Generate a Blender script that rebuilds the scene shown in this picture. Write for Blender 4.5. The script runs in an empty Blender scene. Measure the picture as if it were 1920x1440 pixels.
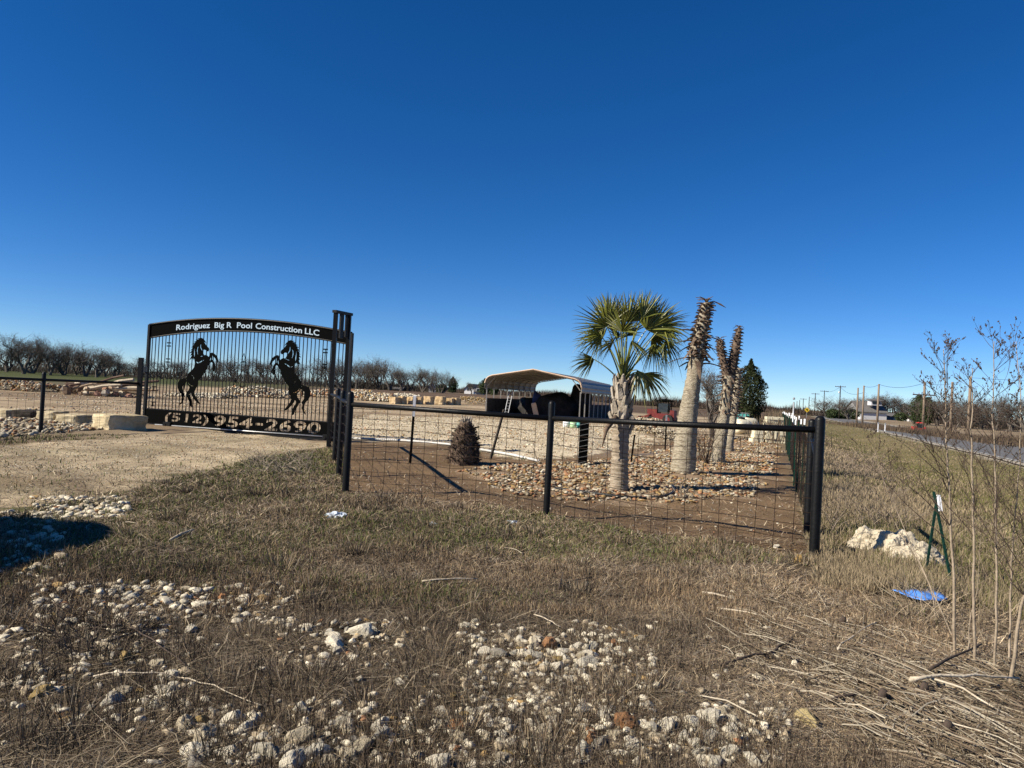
import bpy, bmesh, math, random
import numpy as np
from mathutils import Vector, Matrix, noise as mnoise

# ------------------------------------------------------------------ camera, sky, sun, exposure
sc = bpy.context.scene
C = sc.collection
F = 1400.0                       # focal length in pixels of the 1920 wide photograph
CAMH = 1.6
cam = bpy.data.cameras.new('camera')
co = bpy.data.objects.new('camera', cam)
C.objects.link(co)
sc.camera = co
cam.sensor_width = 36
cam.lens = 36 * F / 1920
cam.clip_start = 0.05
cam.clip_end = 6000
MR = Matrix.Rotation(math.pi/2 + math.atan(20/F), 3, 'X') @ Matrix.Rotation(math.atan(.052), 3, 'Z')
co.matrix_world = Matrix.Translation((0, 0, CAMH)) @ MR.to_4x4()

SUN = Vector((-1, -.35, 0)).normalized()
ELEV = math.radians(35)
w = bpy.data.worlds.new('World')
sc.world = w
w.use_nodes = True
nt = w.node_tree
bg = nt.nodes['Background']
sky = nt.nodes.new('ShaderNodeTexSky')
sky.sky_type = 'NISHITA'
sky.sun_disc = False
sky.sun_elevation = ELEV
sky.sun_rotation = math.atan2(SUN.x, SUN.y)
sky.air_density = .7
sky.dust_density = 0
sky.ozone_density = 5
sky.altitude = 1000
hs = nt.nodes.new('ShaderNodeHueSaturation')
hs.inputs['Saturation'].default_value = 1.26
hs.inputs['Hue'].default_value = .506
nt.links.new(sky.outputs[0], hs.inputs['Color'])
nt.links.new(hs.outputs[0], bg.inputs[0])
bg.inputs[1].default_value = .062
sl = bpy.data.lights.new('sun', 'SUN')
sl.energy = 4.3
sl.angle = math.radians(.5)
sl.color = (1, .91, .77)
so = bpy.data.objects.new('sun', sl)
C.objects.link(so)
sd = Vector((SUN.x*math.cos(ELEV), SUN.y*math.cos(ELEV), math.sin(ELEV)))
so.rotation_euler = sd.to_track_quat('Z', 'Y').to_euler()
so.location = (0, 0, 50)
sc.view_settings.view_transform = 'Standard'
sc.view_settings.look = 'None'
sc.view_settings.exposure = .97
sc.view_settings.gamma = 1

# ------------------------------------------------------------------ helpers
random.seed(7)
rng = np.random.default_rng(11)
U = random.uniform
PI = math.pi
V = Vector

def ray(px, py):
    return MR @ Vector(((px-960)/F, -(py-720)/F, -1))
def G(px, py, z=0.0):            # point of the photograph on the level z
    d = ray(px, py); t = (z-CAMH)/d.z
    return Vector((t*d.x, t*d.y, z))
def at(px, py, Y):               # point of the photograph at the depth Y
    d = ray(px, py); t = Y/d.y
    return Vector((t*d.x, Y, CAMH+t*d.z))

TAB = rng.random((256, 256))
def vn(x, y, s=0):
    x = np.asarray(x, float) + s*17.3; y = np.asarray(y, float) + s*9.1
    xi = np.floor(x).astype(int); yi = np.floor(y).astype(int)
    fx = x-xi; fy = y-yi
    fx = fx*fx*(3-2*fx); fy = fy*fy*(3-2*fy)
    a = TAB[xi % 256, yi % 256]; b = TAB[(xi+1) % 256, yi % 256]
    c = TAB[xi % 256, (yi+1) % 256]; d = TAB[(xi+1) % 256, (yi+1) % 256]
    return (a*(1-fx)+b*fx)*(1-fy) + (c*(1-fx)+d*fx)*fy
def sst(a, b, x):
    t = np.clip((np.asarray(x, float)-a)/(b-a), 0, 1)
    return t*t*(3-2*t)
CA, SA = math.cos(math.radians(20)), math.sin(math.radians(20))
def QP(x, y):
    return x*CA-y*SA, x*SA+y*CA
def HN(x, y):
    x = np.asarray(x, float); y = np.asarray(y, float)
    q, p = QP(x, y)
    r = np.hypot(x, y-5)
    near = 1-sst(20, 60, r)
    onroad = sst(7.2, 8.4, q)*(1-sst(15.2, 17, q))
    n = (.10*(vn(x/2.3, y/2.3, 1)-.5) + .06*(vn(x/.7, y/.7, 2)-.5) + .03*(vn(x/.22, y/.22, 3)-.5))
    z = n*near*(1-onroad)
    z = z - .30*np.exp(-((q-4.6)/2.0)**2)*(1-sst(60, 90, p))
    left = 1-sst(-12, 10, x-y*.12)
    z = z + left*1.15*sst(40, 150, y)
    z = z + (1-left)*.35*sst(110, 230, y)*(1-onroad)*(1-sst(-6, 0, q)*(1-sst(17, 24, q)))
    z = z - onroad*(.05+.10*sst(60, 140, p))
    z = z + sst(255, 330, p)*(1-left)*.6
    return z
def H(x, y):
    return float(HN(x, y))
def on(px, py):
    p = G(px, py)
    for _ in range(4):
        p = G(px, py, H(p.x, p.y))
    return p

def link(o):
    C.objects.link(o); return o
def tag(o, label=None, cat=None, group=None, kind=None):
    if label: o['label'] = label
    if cat: o['category'] = cat
    if group: o['group'] = group
    if kind: o['kind'] = kind
    return o
def empty(name, loc, label, cat, group=None, rz=0):
    o = bpy.data.objects.new(name, None)
    o.empty_display_size = .2
    o.location = loc; o.rotation_euler = (0, 0, rz)
    link(o)
    return tag(o, label, cat, group)

class MB:
    def __init__(s): s.v = []; s.f = []; s.c = []
    def add(s, vs, fs, col=None):
        b = len(s.v); s.v += [tuple(v) for v in vs]; s.f += [tuple(i+b for i in f) for f in fs]
        if col is not None: s.c += [tuple(col)]*len(vs)
        return s
    def box(s, c, sz, rz=0, M=None, col=None):
        x, y, z = sz[0]/2, sz[1]/2, sz[2]/2
        vs = [V((i*x, j*y, k*z)) for k in (-1, 1) for j in (-1, 1) for i in (-1, 1)]
        R = M if M is not None else Matrix.Rotation(rz, 3, 'Z')
        vs = [R @ v + V(c) for v in vs]
        return s.add(vs, [(0, 2, 3, 1), (4, 5, 7, 6), (0, 1, 5, 4), (2, 6, 7, 3), (0, 4, 6, 2), (1, 3, 7, 5)], col)
    def beam(s, a, b, wd, ht=None, up=(0, 0, 1), col=None):
        a = V(a); b = V(b); ht = ht or wd
        d = (b-a); L = d.length; d.normalize(); up = V(up)
        if abs(d.dot(up)) > .97: up = V((0, 1, 0))
        sx = d.cross(up).normalized(); sy = sx.cross(d)
        M = Matrix((d, sx, sy)).transposed()
        return s.box((a+b)/2, (L, wd, ht), M=M, col=col)
    def tube(s, pts, rad, n=6, cap=True, col=None):
        pts = [V(p) for p in pts]
        if not hasattr(rad, '__len__'): rad = [rad]*len(pts)
        vs = []; fs = []; prev = None
        for i, p in enumerate(pts):
            d = (pts[min(i+1, len(pts)-1)]-pts[max(i-1, 0)])
            d = d.normalized() if d.length > 1e-9 else V((0, 0, 1))
            if prev is None:
                prev = d.cross(V((0, 0, 1)))
                if prev.length < .1: prev = V((1, 0, 0))
            a = (prev-d*prev.dot(d)).normalized(); prev = a
            b = d.cross(a)
            for k in range(n):
                t = 2*PI*k/n
                vs.append(p+(a*math.cos(t)+b*math.sin(t))*rad[i])
        for i in range(len(pts)-1):
            for k in range(n):
                fs.append((i*n+k, i*n+(k+1) % n, (i+1)*n+(k+1) % n, (i+1)*n+k))
        if cap and n > 2:
            fs.append(tuple(range(n-1, -1, -1))); fs.append(tuple((len(pts)-1)*n+k for k in range(n)))
        return s.add(vs, fs, col)
    def sphere(s, c, r, seg=8, ring=6, sc=(1, 1, 1), jit=0, col=None):
        vs = []; fs = []
        for i in range(ring+1):
            a = PI*i/ring
            for k in range(seg):
                b = 2*PI*k/seg; j = 1+U(-jit, jit)
                vs.append(V(c)+V((math.sin(a)*math.cos(b)*sc[0], math.sin(a)*math.sin(b)*sc[1], math.cos(a)*sc[2]))*r*j)
        for i in range(ring):
            for k in range(seg):
                fs.append((i*seg+k, (i+1)*seg+k, (i+1)*seg+(k+1) % seg, i*seg+(k+1) % seg))
        return s.add(vs, fs, col)
    def build(s, name, mat, parent=None, smooth=False, loc=None):
        me = bpy.data.meshes.new(name)
        me.from_pydata(s.v, [], s.f)
        if s.c and len(s.c) == len(s.v):
            a = me.color_attributes.new('Col', 'FLOAT_COLOR', 'POINT')
            a.data.foreach_set('color', np.c_[np.array(s.c, float)[:, :3], np.ones(len(s.v))].ravel())
        me.materials.append(mat)
        if smooth: me.shade_smooth()
        me.update()
        o = bpy.data.objects.new(name, me)
        if loc is not None: o.location = loc
        if parent is not None: o.parent = parent
        return link(o)
def npmesh(name, v, f, cols, mat, smooth=False):
    """v (N,3), f (M,k) k=3 or 4"""
    me = bpy.data.meshes.new(name)
    k = f.shape[1]
    me.vertices.add(len(v)); me.vertices.foreach_set('co', np.asarray(v, np.float32).ravel())
    me.loops.add(f.size); me.loops.foreach_set('vertex_index', f.astype(np.int32).ravel())
    me.polygons.add(len(f)); me.polygons.foreach_set('loop_start', (np.arange(len(f))*k).astype(np.int32))
    me.update(calc_edges=True)
    if cols is not None:
        a = me.color_attributes.new('Col', 'FLOAT_COLOR', 'POINT')
        a.data.foreach_set('color', np.c_[cols, np.ones(len(v))].astype(np.float32).ravel())
    me.materials.append(mat)
    if smooth: me.shade_smooth()
    o = bpy.data.objects.new(name, me)
    return link(o)

def mat(name, col, col2=None, scale=8, rough=.8, metal=0, bump=0, bscale=None, attr=None, objcol=False, detail=5, spec=.3, stretch=None, coords='Object', ramp=(.35, .65), two=False):
    m = bpy.data.materials.new(name); m.use_nodes = True
    n = m.node_tree.nodes; l = m.node_tree.links
    b = n['Principled BSDF']
    b.inputs['Roughness'].default_value = rough; b.inputs['Metallic'].default_value = metal
    b.inputs['Specular IOR Level'].default_value = spec
    tc = n.new('ShaderNodeTexCoord'); src = tc.outputs[coords]
    if stretch:
        mp = n.new('ShaderNodeMapping'); mp.inputs['Scale'].default_value = stretch
        l.new(src, mp.inputs[0]); src = mp.outputs[0]
    no = n.new('ShaderNodeTexNoise'); no.inputs['Scale'].default_value = scale; no.inputs['Detail'].default_value = detail
    no.inputs['Roughness'].default_value = .65
    l.new(src, no.inputs['Vector'])
    cr = n.new('ShaderNodeValToRGB')
    cr.color_ramp.elements[0].position = ramp[0]; cr.color_ramp.elements[1].position = ramp[1]
    l.new(no.outputs[0], cr.inputs[0])
    if attr or objcol:
        if objcol: a = n.new('ShaderNodeObjectInfo'); ao = a.outputs['Color']
        else: a = n.new('ShaderNodeAttribute'); a.attribute_name = attr; ao = a.outputs['Color']
        cr.color_ramp.elements[0].color = (*[col]*3, 1) if not hasattr(col, '__len__') else (*col, 1)
        c2 = col2 if col2 is not None else col
        cr.color_ramp.elements[1].color = (*[c2]*3, 1) if not hasattr(c2, '__len__') else (*c2, 1)
        mx = n.new('ShaderNodeMix'); mx.data_type = 'RGBA'; mx.blend_type = 'MULTIPLY'; mx.inputs[0].default_value = 1
        l.new(ao, mx.inputs[6]); l.new(cr.outputs[0], mx.inputs[7]); l.new(mx.outputs[2], b.inputs['Base Color'])
    else:
        cr.color_ramp.elements[0].color = (*col, 1); cr.color_ramp.elements[1].color = (*(col2 or col), 1)
        l.new(cr.outputs[0], b.inputs['Base Color'])
    if bump:
        bn = n.new('ShaderNodeTexNoise'); bn.inputs['Scale'].default_value = bscale or scale*3; bn.inputs['Detail'].default_value = 6
        l.new(src, bn.inputs['Vector'])
        bp = n.new('ShaderNodeBump'); bp.inputs['Strength'].default_value = min(1, bump); bp.inputs['Distance'].default_value = .02*max(1, bump)
        l.new(bn.outputs[0], bp.inputs['Height']); l.new(bp.outputs[0], b.inputs['Normal'])
    return m

M = {}
M['black'] = mat('black_paint', (.003, .003, .0032), (.006, .006, .006), 14, .45, 0, .15, 40, spec=.22)
M['blackm'] = mat('black_matte', (.0018, .0022, .0025), (.003, .003, .003), 14, .9, 0, spec=.03)
M['wire'] = mat('rusty_wire', (.02, .013, .009), (.045, .026, .016), 6, .7, .3)
M['galv'] = mat('galvanised_steel', (.38, .39, .40), (.55, .56, .57), 30, .4, .6)
M['netwire'] = mat('chicken_wire', (.22, .23, .23), (.34, .34, .34), 6, .5, .4)
M['white'] = mat('white_paint', (.72, .73, .74), (.82, .83, .84), 10, .6)
M['letter'] = mat('pale_lettering', (.32, .42, .50), (.42, .52, .60), 10, .6)
M['green'] = mat('green_post_paint', (.003, .022, .014), (.007, .036, .023), 20, .5)
M['ground'] = mat('ground_soil', .55, 1.35, 55, .95, 0, .9, 40, attr='Col', detail=9, spec=.1)
M['blade'] = mat('dry_grass_blades', .85, 1.15, 20, .75, 0, attr='Col', spec=.15)
M['rockc'] = mat('limestone_chunks', .68, 1.1, 9, .9, 0, .8, 18, objcol=True, spec=.15)
M['rockv'] = mat('loose_stone', .7, 1.1, 9, .9, 0, .6, 18, attr='Col', spec=.15)
M['rockobj'] = mat('limestone_rubble', (.40, .33, .22), (.62, .54, .40), 3, .9, 0, .8, 9, spec=.15)
M['lime'] = mat('cut_limestone', (.34, .27, .16), (.58, .49, .32), 3, .9, 0, .9, 9, spec=.15)
M['asphalt'] = mat('worn_asphalt', (.10, .10, .102), (.145, .142, .14), 1.2, .9, 0, .3, 60, spec=.2)
M['shoulder'] = mat('shoulder_gravel', (.27, .235, .18), (.40, .36, .29), 4, .95, 0, .4, 30, spec=.1)
M['roadpaint'] = mat('worn_road_paint', (.20, .20, .19), (.55, .54, .50), 2.5, .8, ramp=(.42, .55))
M['bark'] = mat('bare_tree_bark', (.06, .052, .044), (.15, .13, .11), 5, .9, spec=.1)
M['bark2'] = mat('dark_tree_bark', (.025, .021, .017), (.06, .05, .042), 5, .9, spec=.1)
M['sap'] = mat('sapling_bark', (.19, .15, .105), (.36, .29, .21), 9, .75, 0, .3, 60, spec=.2)
M['twig'] = mat('dark_twigs', (.04, .029, .022), (.11, .08, .06), 12, .8, spec=.15)
M['ever'] = mat('evergreen_leaves', .8, 1.2, 3, .7, attr='Col', spec=.2)

# ------------------------------------------------------------------ ground
def inpoly(x, y, poly):
    inside = np.zeros(x.shape, bool); n = len(poly); j = n-1
    for i in range(n):
        xi, yi = poly[i][0], poly[i][1]; xj, yj = poly[j][0], poly[j][1]
        with np.errstate(divide='ignore', invalid='ignore'):
            c = ((yi > y) != (yj > y)) & (x < (xj-xi)*(y-yi)/(yj-yi+1e-12)+xi)
        inside ^= c; j = i
    return inside
def pxpoly(pts): return [G(a, b)[:2] for a, b in pts]
P1 = V((-2.40, 11.17, 0)); P2 = V((.55, 10.05, 0)); P3 = V((3.45, 8.32, 0))
GL = V((-11.82, 24.18, 0)); GR = V((-4.50, 21.55, 0))
DRIVE = pxpoly([(-700, 870), (0, 838), (250, 822), (420, 806), (655, 834), (560, 846), (420, 872), (330, 900), (200, 935), (0, 968), (-400, 1010)])
BED = [(P1.x, P1.y), (P2.x, P2.y), (P3.x, P3.y), (7.2, 19.2), (14, 39), (10.5, 40), (5.0, 27), (2.2, 21), (.4, 18.2), (-1.7, 21), (-4.6, 22), (-4.2, 19)]
STONEBED = [(.1, 12.6), (2.4, 11.9), (4.3, 13.6), (6.7, 19.0), (13.5, 38.5), (10.8, 39.5), (5.2, 26), (2.9, 20), (.7, 17.4), (-1.3, 15.2)]
LEFTBED = pxpoly([(-300, 800), (0, 786), (250, 788), (258, 806), (60, 815), (-300, 835)])
WHITEG = pxpoly([(600, 800), (700, 778), (1000, 790), (1210, 800), (1210, 835), (1000, 866), (840, 834), (660, 822)])
def vary(a, b, t): return a*(1-t)[:, None]+b*t[:, None]
def K(*c): return np.array(c, float)[None, :]
def ground_color(x, y):
    n1 = vn(x/1.3, y/1.3, 5); n2 = vn(x/.35, y/.35, 6); n3 = vn(x/5, y/5, 7); n4 = vn(x/.12, y/.12, 8)
    jx = x+(vn(x/.5, y/.5, 9)-.5)*.9+(n4-.5)*.2; jy = y+(vn(x/.5, y/.5, 10)-.5)*1.2+(n2-.5)*.3
    q, p = QP(jx, jy)
    col = vary(K(.085, .062, .038), K(.19, .145, .090), np.clip(.5*n1+.5*n2+.25*(n4-.5), 0, 1))
    # greener ground in the middle distance
    g = np.clip((vn(x/1.8, y/1.8, 12)-.42)*4, 0, 1)*sst(4.8, 6.2, y)*(1-sst(11, 20, y))
    col = vary(col, K(.085, .09, .030)+0*col, g*.75)
    # verge
    vg = sst(1.5, 4, q)*(1-sst(8.2, 8.8, q))
    vcol = vary(K(.12, .105, .042), K(.215, .17, .095), np.clip(n3*.5+n2*.5, 0, 1))
    col = vary(col, vcol, vg)
    far = sst(14, 24, y)*(1-sst(-.2, .3, q))
    yard = vary(K(.28, .21, .13), K(.46, .365, .245), np.clip(n1*.6+n2*.4, 0, 1))
    dk = np.clip((.6*vn(x/9, y/2.5, 14)+.4*vn(x/2.5, y/.8, 15)-.45)*5, 0, 1)
    yard = vary(yard, K(.15, .105, .065)+0*yard, dk*.75)
    col = vary(col, yard, far)
    m = inpoly(jx, jy, WHITEG).astype(float)
    col = vary(col, vary(K(.38, .31, .20), K(.70, .60, .43), n2), m*.9)
    m = inpoly(jx, jy, DRIVE).astype(float)
    dn = np.clip(.35*n2+.25*n4+.4*vn(x/1.5+y/5, y/.6, 16), 0, 1)
    rut = np.exp(-((x*.78+y*.62-1.6+.6*(n3-.5))/.35)**2)+np.exp(-((x*.78+y*.62-3.4+.6*(n3-.5))/.35)**2)
    dcol = vary(K(.24, .185, .115), K(.58, .47, .31), np.clip((dn-.25)*1.8, 0, 1))
    gpatch = np.clip((vn(x/1.2, y/1.2, 18)-.55)*4, 0, 1)*.18
    dcol = vary(dcol, K(.12, .12, .05)+0*dcol, gpatch)
    col = vary(col, dcol*(1-.25*np.clip(rut, 0, 1))[:, None], m)
    m = inpoly(x+(n2-.5)*.3, y+(n2-.5)*.5, BED).astype(float)
    col = vary(col, vary(K(.10, .064, .036), K(.225, .152, .086), np.clip(n2*.5+n1*.5, 0, 1)), m)
    m = inpoly(jx, jy, STONEBED).astype(float)
    col = vary(col, vary(K(.22, .15, .09), K(.34, .25, .165), n2), m*.8)
    m = inpoly(jx, jy, LEFTBED).astype(float)
    col = vary(col, vary(K(.10, .08, .06), K(.24, .20, .15), n2), m*.9)
    # far fields
    ff = sst(92, 104, y+(n3-.5)*10)*(1-sst(6, 8, q))
    fcol = vary(K(.075, .050, .034), K(.14, .098, .066), np.clip(n3, 0, 1))
    gr = (1-sst(-40, -24, x+.1*(y-90)))*1.0
    fcol = vary(fcol, K(.07, .078, .030)+0*fcol, gr*.8)
    fcol = vary(fcol, K(.16, .125, .075)+0*fcol, sst(170, 240, y)*.8)
    col = vary(col, fcol, ff)
    lf = sst(52, 60, y)*(1-sst(-36, -26, x-(y-50)*-.25))
    col = vary(col, vary(K(.10, .085, .05), K(.065, .078, .028), sst(75, 95, y)), lf*.9)
    # beyond the road
    rr = sst(15.4, 16.4, q)
    col = vary(col, vary(K(.17, .125, .08), K(.30, .235, .155), n3), rr)
    onr = sst(7.9, 8.5, q)*(1-sst(15.2, 16.0, q))
    col = vary(col, K(.36, .32, .25)+0*col, onr)
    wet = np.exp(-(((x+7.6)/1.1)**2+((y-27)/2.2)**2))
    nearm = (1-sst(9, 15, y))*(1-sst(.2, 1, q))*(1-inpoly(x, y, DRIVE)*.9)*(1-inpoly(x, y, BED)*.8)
    col = col*(1-.60*nearm)[:, None]  # near soil darkened to stand in for shade between the blades
    return np.clip(col, .008, .9)
def axis(n, b, a, c): t = np.arange(-n, n+1); return c + a*np.sinh(b*t)
gx = axis(310, .0262, 1.9, .5); gy = axis(310, .0262, 1.9, 6.0)
X, Y = np.meshgrid(gx, gy)
xf, yf = X.ravel(), Y.ravel()
zf = HN(xf, yf)
nn = len(gx)
idx = np.arange(nn*nn).reshape(nn, nn)
fq = np.stack([idx[:-1, :-1], idx[:-1, 1:], idx[1:, 1:], idx[1:, :-1]], -1).reshape(-1, 4)
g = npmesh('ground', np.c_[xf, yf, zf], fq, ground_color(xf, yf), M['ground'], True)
tag(g, kind='structure')

# road: sheets laid along the direction of the verge
def strip(name, q0, q1, z, m, p0=-30, p1=270, step=3):
    vs = []; fs = []
    ps = np.arange(p0, p1+step, step)
    for i, p in enumerate(ps):
        e = .12*math.sin(p*.31+q0)+.08*math.sin(p*1.3)
        for k, q in enumerate((q0+(e if 'shoulder' in name else 0), q1)):
            vs.append((q*CA+p*SA, -q*SA+p*CA, z))
        if i: fs.append((2*i-2, 2*i-1, 2*i+1, 2*i))
    b = MB().add(vs, fs)
    return tag(b.build(name, m), kind='structure')
strip('road_shoulder', 8.35, 15.9, .000, M['shoulder'])
strip('road', 8.75, 14.45, .006, M['asphalt'])
strip('road_edge_line', 8.86, 8.98, .011, M['roadpaint'])
strip('road_edge_line', 14.22, 14.34, .011, M['roadpaint'])

# ------------------------------------------------------------------ pipe and wire fences
def wiregrid(mb, a, b, z0, z1, dx, dz, r=.0040, sag=.015):
    a = V(a); b = V(b); L = (b-a).length; n = max(2, int(L/dx)); d = (b-a)/n
    for i in range(1, n):
        p = a+d*i; j = U(-.008, .008)
        h = H(p.x, p.y)
        mb.tube([(p.x+j, p.y, h+z0+U(-.02, .01)), (p.x-j, p.y+U(-.01, .01), h+(z0+z1)/2), (p.x, p.y, h+z1+.0)], r, 3, False)
    k = int(round((z1-z0)/dz))
    for i in range(k+1):
        z = z0+(z1-z0)*i/k
        pts = []
        for t in range(0, n+1, 2):
            p = a+d*min(t, n); pts.append((p.x, p.y, H(p.x, p.y)+z+.008*math.sin(t*.7+i*2)))
        mb.tube(pts, r, 3, False)
def pipe_post(name, p, h, r, parent, cap=True, m='black'):
    mb = MB(); z = H(p[0], p[1])
    prof = [(r, -.3), (r, h-.03), (r*.92, h-.01), (r*.6, h+.012), (.004, h+.02)]
    vs = []; fs = []; n = 14
    for rr, zz in prof:
        for k in range(n): vs.append((rr*math.cos(2*PI*k/n), rr*math.sin(2*PI*k/n), zz))
    for i in range(len(prof)-1):
        for k in range(n): fs.append((i*n+k, i*n+(k+1) % n, (i+1)*n+(k+1) % n, (i+1)*n+k))
    mb.add(vs, fs)
    return mb.build(name, M[m], parent, True, loc=(p[0], p[1], z))
def railz(p, h=1.33): return V((p[0], p[1], H(p[0], p[1])+h))
HF = {0: 1.50, 1: 1.52, 2: 1.53}
front = empty('pipe_fence', (0, 0, 0), 'black pipe rail fence with square wire mesh crossing in front of the palms', 'fence')
for i, p in enumerate((P1, P2, P3)):
    pipe_post('post', p, (1.50, 1.52, 1.56)[i], (.052, .045, .056)[i], front)
mb = MB()
R1, R2, R3 = railz(P1, 1.33), railz(P2, 1.325), railz(P3, 1.40)
R1.z = 1.33; R2.z = 1.31; R3.z = 1.385
mb.tube([R1, R1.lerp(R2, .5), R2], .036, 12); mb.tube([R2, R2.lerp(R3, .5)+V((0, 0, -.006)), R3], .036, 12)
mb.build('top_rail', M['black'], front, True)
off = V((0, .06, 0))
mb = MB(); wiregrid(mb, P1+off, P2+off, .03, 1.27, .205, .165)
wiregrid(mb, P2+off, P3+off, .03, 1.27, .205, .165); mb.build('wire_mesh', M['wire'], front)
# side run from the corner to the gate guide
S2 = on(635, 888); S3 = on(627, 862); S4 = G(616, 838)
side = empty('pipe_fence', (0, 0, 0), 'short black pipe fence run going back from the front corner to the gate guide', 'fence')
for p in (S2, S3): pipe_post('post', p, 1.52, .05, side)
Rs = [V((P1.x, P1.y, 1.33)), V((S2.x, S2.y, 1.34)), V((S3.x, S3.y, 1.36)), V((S4.x, S4.y, 1.36))]
mb = MB(); mb.tube(Rs, .036, 12); mb.build('top_rail', M['black'], side, True)
mb = MB(); wiregrid(mb, P1.copy(), S2, .03, 1.27, .2, .165); wiregrid(mb, S2, S3, .03, 1.27, .2, .165); wiregrid(mb, S3, S4, .03, 1.27, .2, .165)
mb.build('wire_mesh', M['wire'], side)
# left fence beyond the drive
L1 = G(76, 812); L2 = G(257, 806); L0 = L1+(L1-L2)*1.9
L0b = L1+(L1-L2)*.95
lf = empty('pipe_fence', (0, 0, 0), 'black pipe fence with wire mesh left of the horse gate', 'fence')
for p in (L1, L0b, L0): pipe_post('post', p, 1.52, .05, lf)
mb = MB(); mb.tube([railz(L0, 1.34), railz(L0b, 1.34), railz(L1, 1.34), railz(L2, 1.34)], .036, 10); mb.build('top_rail', M['black'], lf, True)
mb = MB(); wiregrid(mb, L1, L2, .03, 1.0, .21, .17, .003); wiregrid(mb, L0b, L1, .03, 1.0, .21, .17, .003); mb.build('wire_mesh', M['wire'], lf)
# roadside fence
D = V((.335, .942, 0))
rf = empty('steel_post_fence', (0, 0, 0), 'roadside fence of green steel posts with white tips and wire', 'fence')
C2 = P3+D*1.45; C2.x -= .02
pipe_post('corner_post', C2, 1.52, .05, rf)
mb = MB(); mb.tube([(C2.x, C2.y, 1.25), (P3.x, P3.y, .95)], .022, 8)
mb.tube([(P3.x, P3.y, 1.36), (C2.x, C2.y, 1.36)], .03, 8); mb.build('brace', M['black'], rf, True)
def tpost(p, h, parent, lean=(0, 0), name='steel_post', tip=True, col='green'):
    z = H(p[0], p[1])
    mb = MB()
    top = V((lean[0], lean[1], h))
    def seg(a, b, s):
        s.beam(a, b, .034, .006, up=(1, 0, 0)); s.beam(V(a)+V((0, .016, 0)), V(b)+V((0, .016, 0)), .008, .030, up=(1, 0, 0))
    k = top*(1-.10/h)
    seg(V((0, 0, -.3)), k if tip else top, mb)
    for i in range(int(h/.12)):
        q = top*((i+.5)*.12/h); mb.box((q.x, q.y-.006, q.z), (.014, .008, .02))
    o = mb.build(name, M[col], parent, loc=(p[0], p[1], z))
    if tip:
        mb = MB(); seg(k, top, mb); mb.build('white_tip', M['white'], o)
    return o
for i in range(26):
    p = P3+D*(3.0+i*1.75+U(-.1, .1)); p.x += U(-.05, .05)
    tpost(p, 1.42+U(-.06, .05), rf, (U(-.04, .04), U(-.03, .03)))
mb = MB(); wiregrid(mb, C2, C2+D*34, .03, 1.22, .16, .12, .003); mb.build('wire_mesh', M['wire'], rf)

# ------------------------------------------------------------------ sliding gate with rearing horses
gd = (GR-GL); GLEN = gd.length; gd.normalize(); gn = V((gd.y, -gd.x, 0))     # gn faces the camera
def guz(px, py):
    d = ray(px, py); o = V((0, 0, CAMH)); t = (GL-o).dot(gn)/d.dot(gn); P = o+d*t
    return ((P-GL).dot(gd), P.z)
gate = bpy.data.objects.new('sliding_gate', None)
gate.location = GL; gate.rotation_euler = (0, 0, math.atan2(gd.y, gd.x)); link(gate)
tag(gate, 'black steel sliding gate with two rearing horse silhouettes and cut-out lettering', 'gate')
def plate(name, loops, thick, m, parent, y=0.0, boldness=0):
    cu = bpy.data.curves.new(name, 'CURVE'); cu.dimensions = '2D'; cu.fill_mode = 'BOTH'; cu.extrude = thick/2
    for lp in loops:
        s = cu.splines.new('POLY'); s.points.add(len(lp)-1); s.use_cyclic_u = True
        for i, (a, b) in enumerate(lp): s.points[i].co = (a, b, 0, 1)
    to = bpy.data.objects.new(name, cu); link(to)
    dg = bpy.context.evaluated_depsgraph_get(); dg.update()
    me = bpy.data.meshes.new_from_object(to.evaluated_get(dg)); bpy.data.objects.remove(to)
    me.transform(Matrix.Rotation(PI/2, 4, 'X') @ Matrix.Translation((0, 0, 0)))
    me.transform(Matrix.Translation((0, y, 0)))
    me.materials.clear(); me.materials.append(m); me.name = name
    o = bpy.data.objects.new(name, me); o.parent = parent
    return link(o)
def textloops(s, bold, shear=0, spacing=1.0):
    cu = bpy.data.curves.new('t', 'FONT'); cu.body = s; cu.size = 1; cu.offset = bold; cu.shear = shear; cu.resolution_u = 3; cu.space_character = spacing
    to = bpy.data.objects.new('t', cu); link(to)
    dg = bpy.context.evaluated_depsgraph_get(); dg.update()
    me = bpy.data.meshes.new_from_object(to.evaluated_get(dg)); bpy.data.objects.remove(to)
    bm = bmesh.new(); bm.from_mesh(me); bmesh.ops.remove_doubles(bm, verts=bm.verts, dist=1e-5)
    nxt = {}
    for e in bm.edges:
        if len(e.link_faces) == 1:
            for a, b in ((e.verts[0], e.verts[1]), (e.verts[1], e.verts[0])): nxt.setdefault(a.index, []).append(b.index)
    co_ = {v.index: (v.co.x, v.co.y) for v in bm.verts}
    loops = []; seen = set()
    for st in list(nxt):
        if st in seen: continue
        lp = [st]; seen.add(st); cur = st
        while True:
            ok = [k for k in nxt[cur] if k not in seen]
            if not ok: break
            cur = ok[0]; seen.add(cur); lp.append(cur)
        if len(lp) > 2: loops.append([co_[k] for k in lp])
    bm.free()
    return loops
def fitloops(loops, x0, x1, z0, z1, base=None):
    xs = [p[0] for l in loops for p in l]; ys = [p[1] for l in loops for p in l]
    a, b = min(xs), max(xs); c, d_ = min(ys), max(ys)
    if base: c, d_ = base
    return [[(x0+(p[0]-a)/(b-a)*(x1-x0), z0+(p[1]-c)/(d_-c)*(z1-z0)) for p in l] for l in loops]
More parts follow.
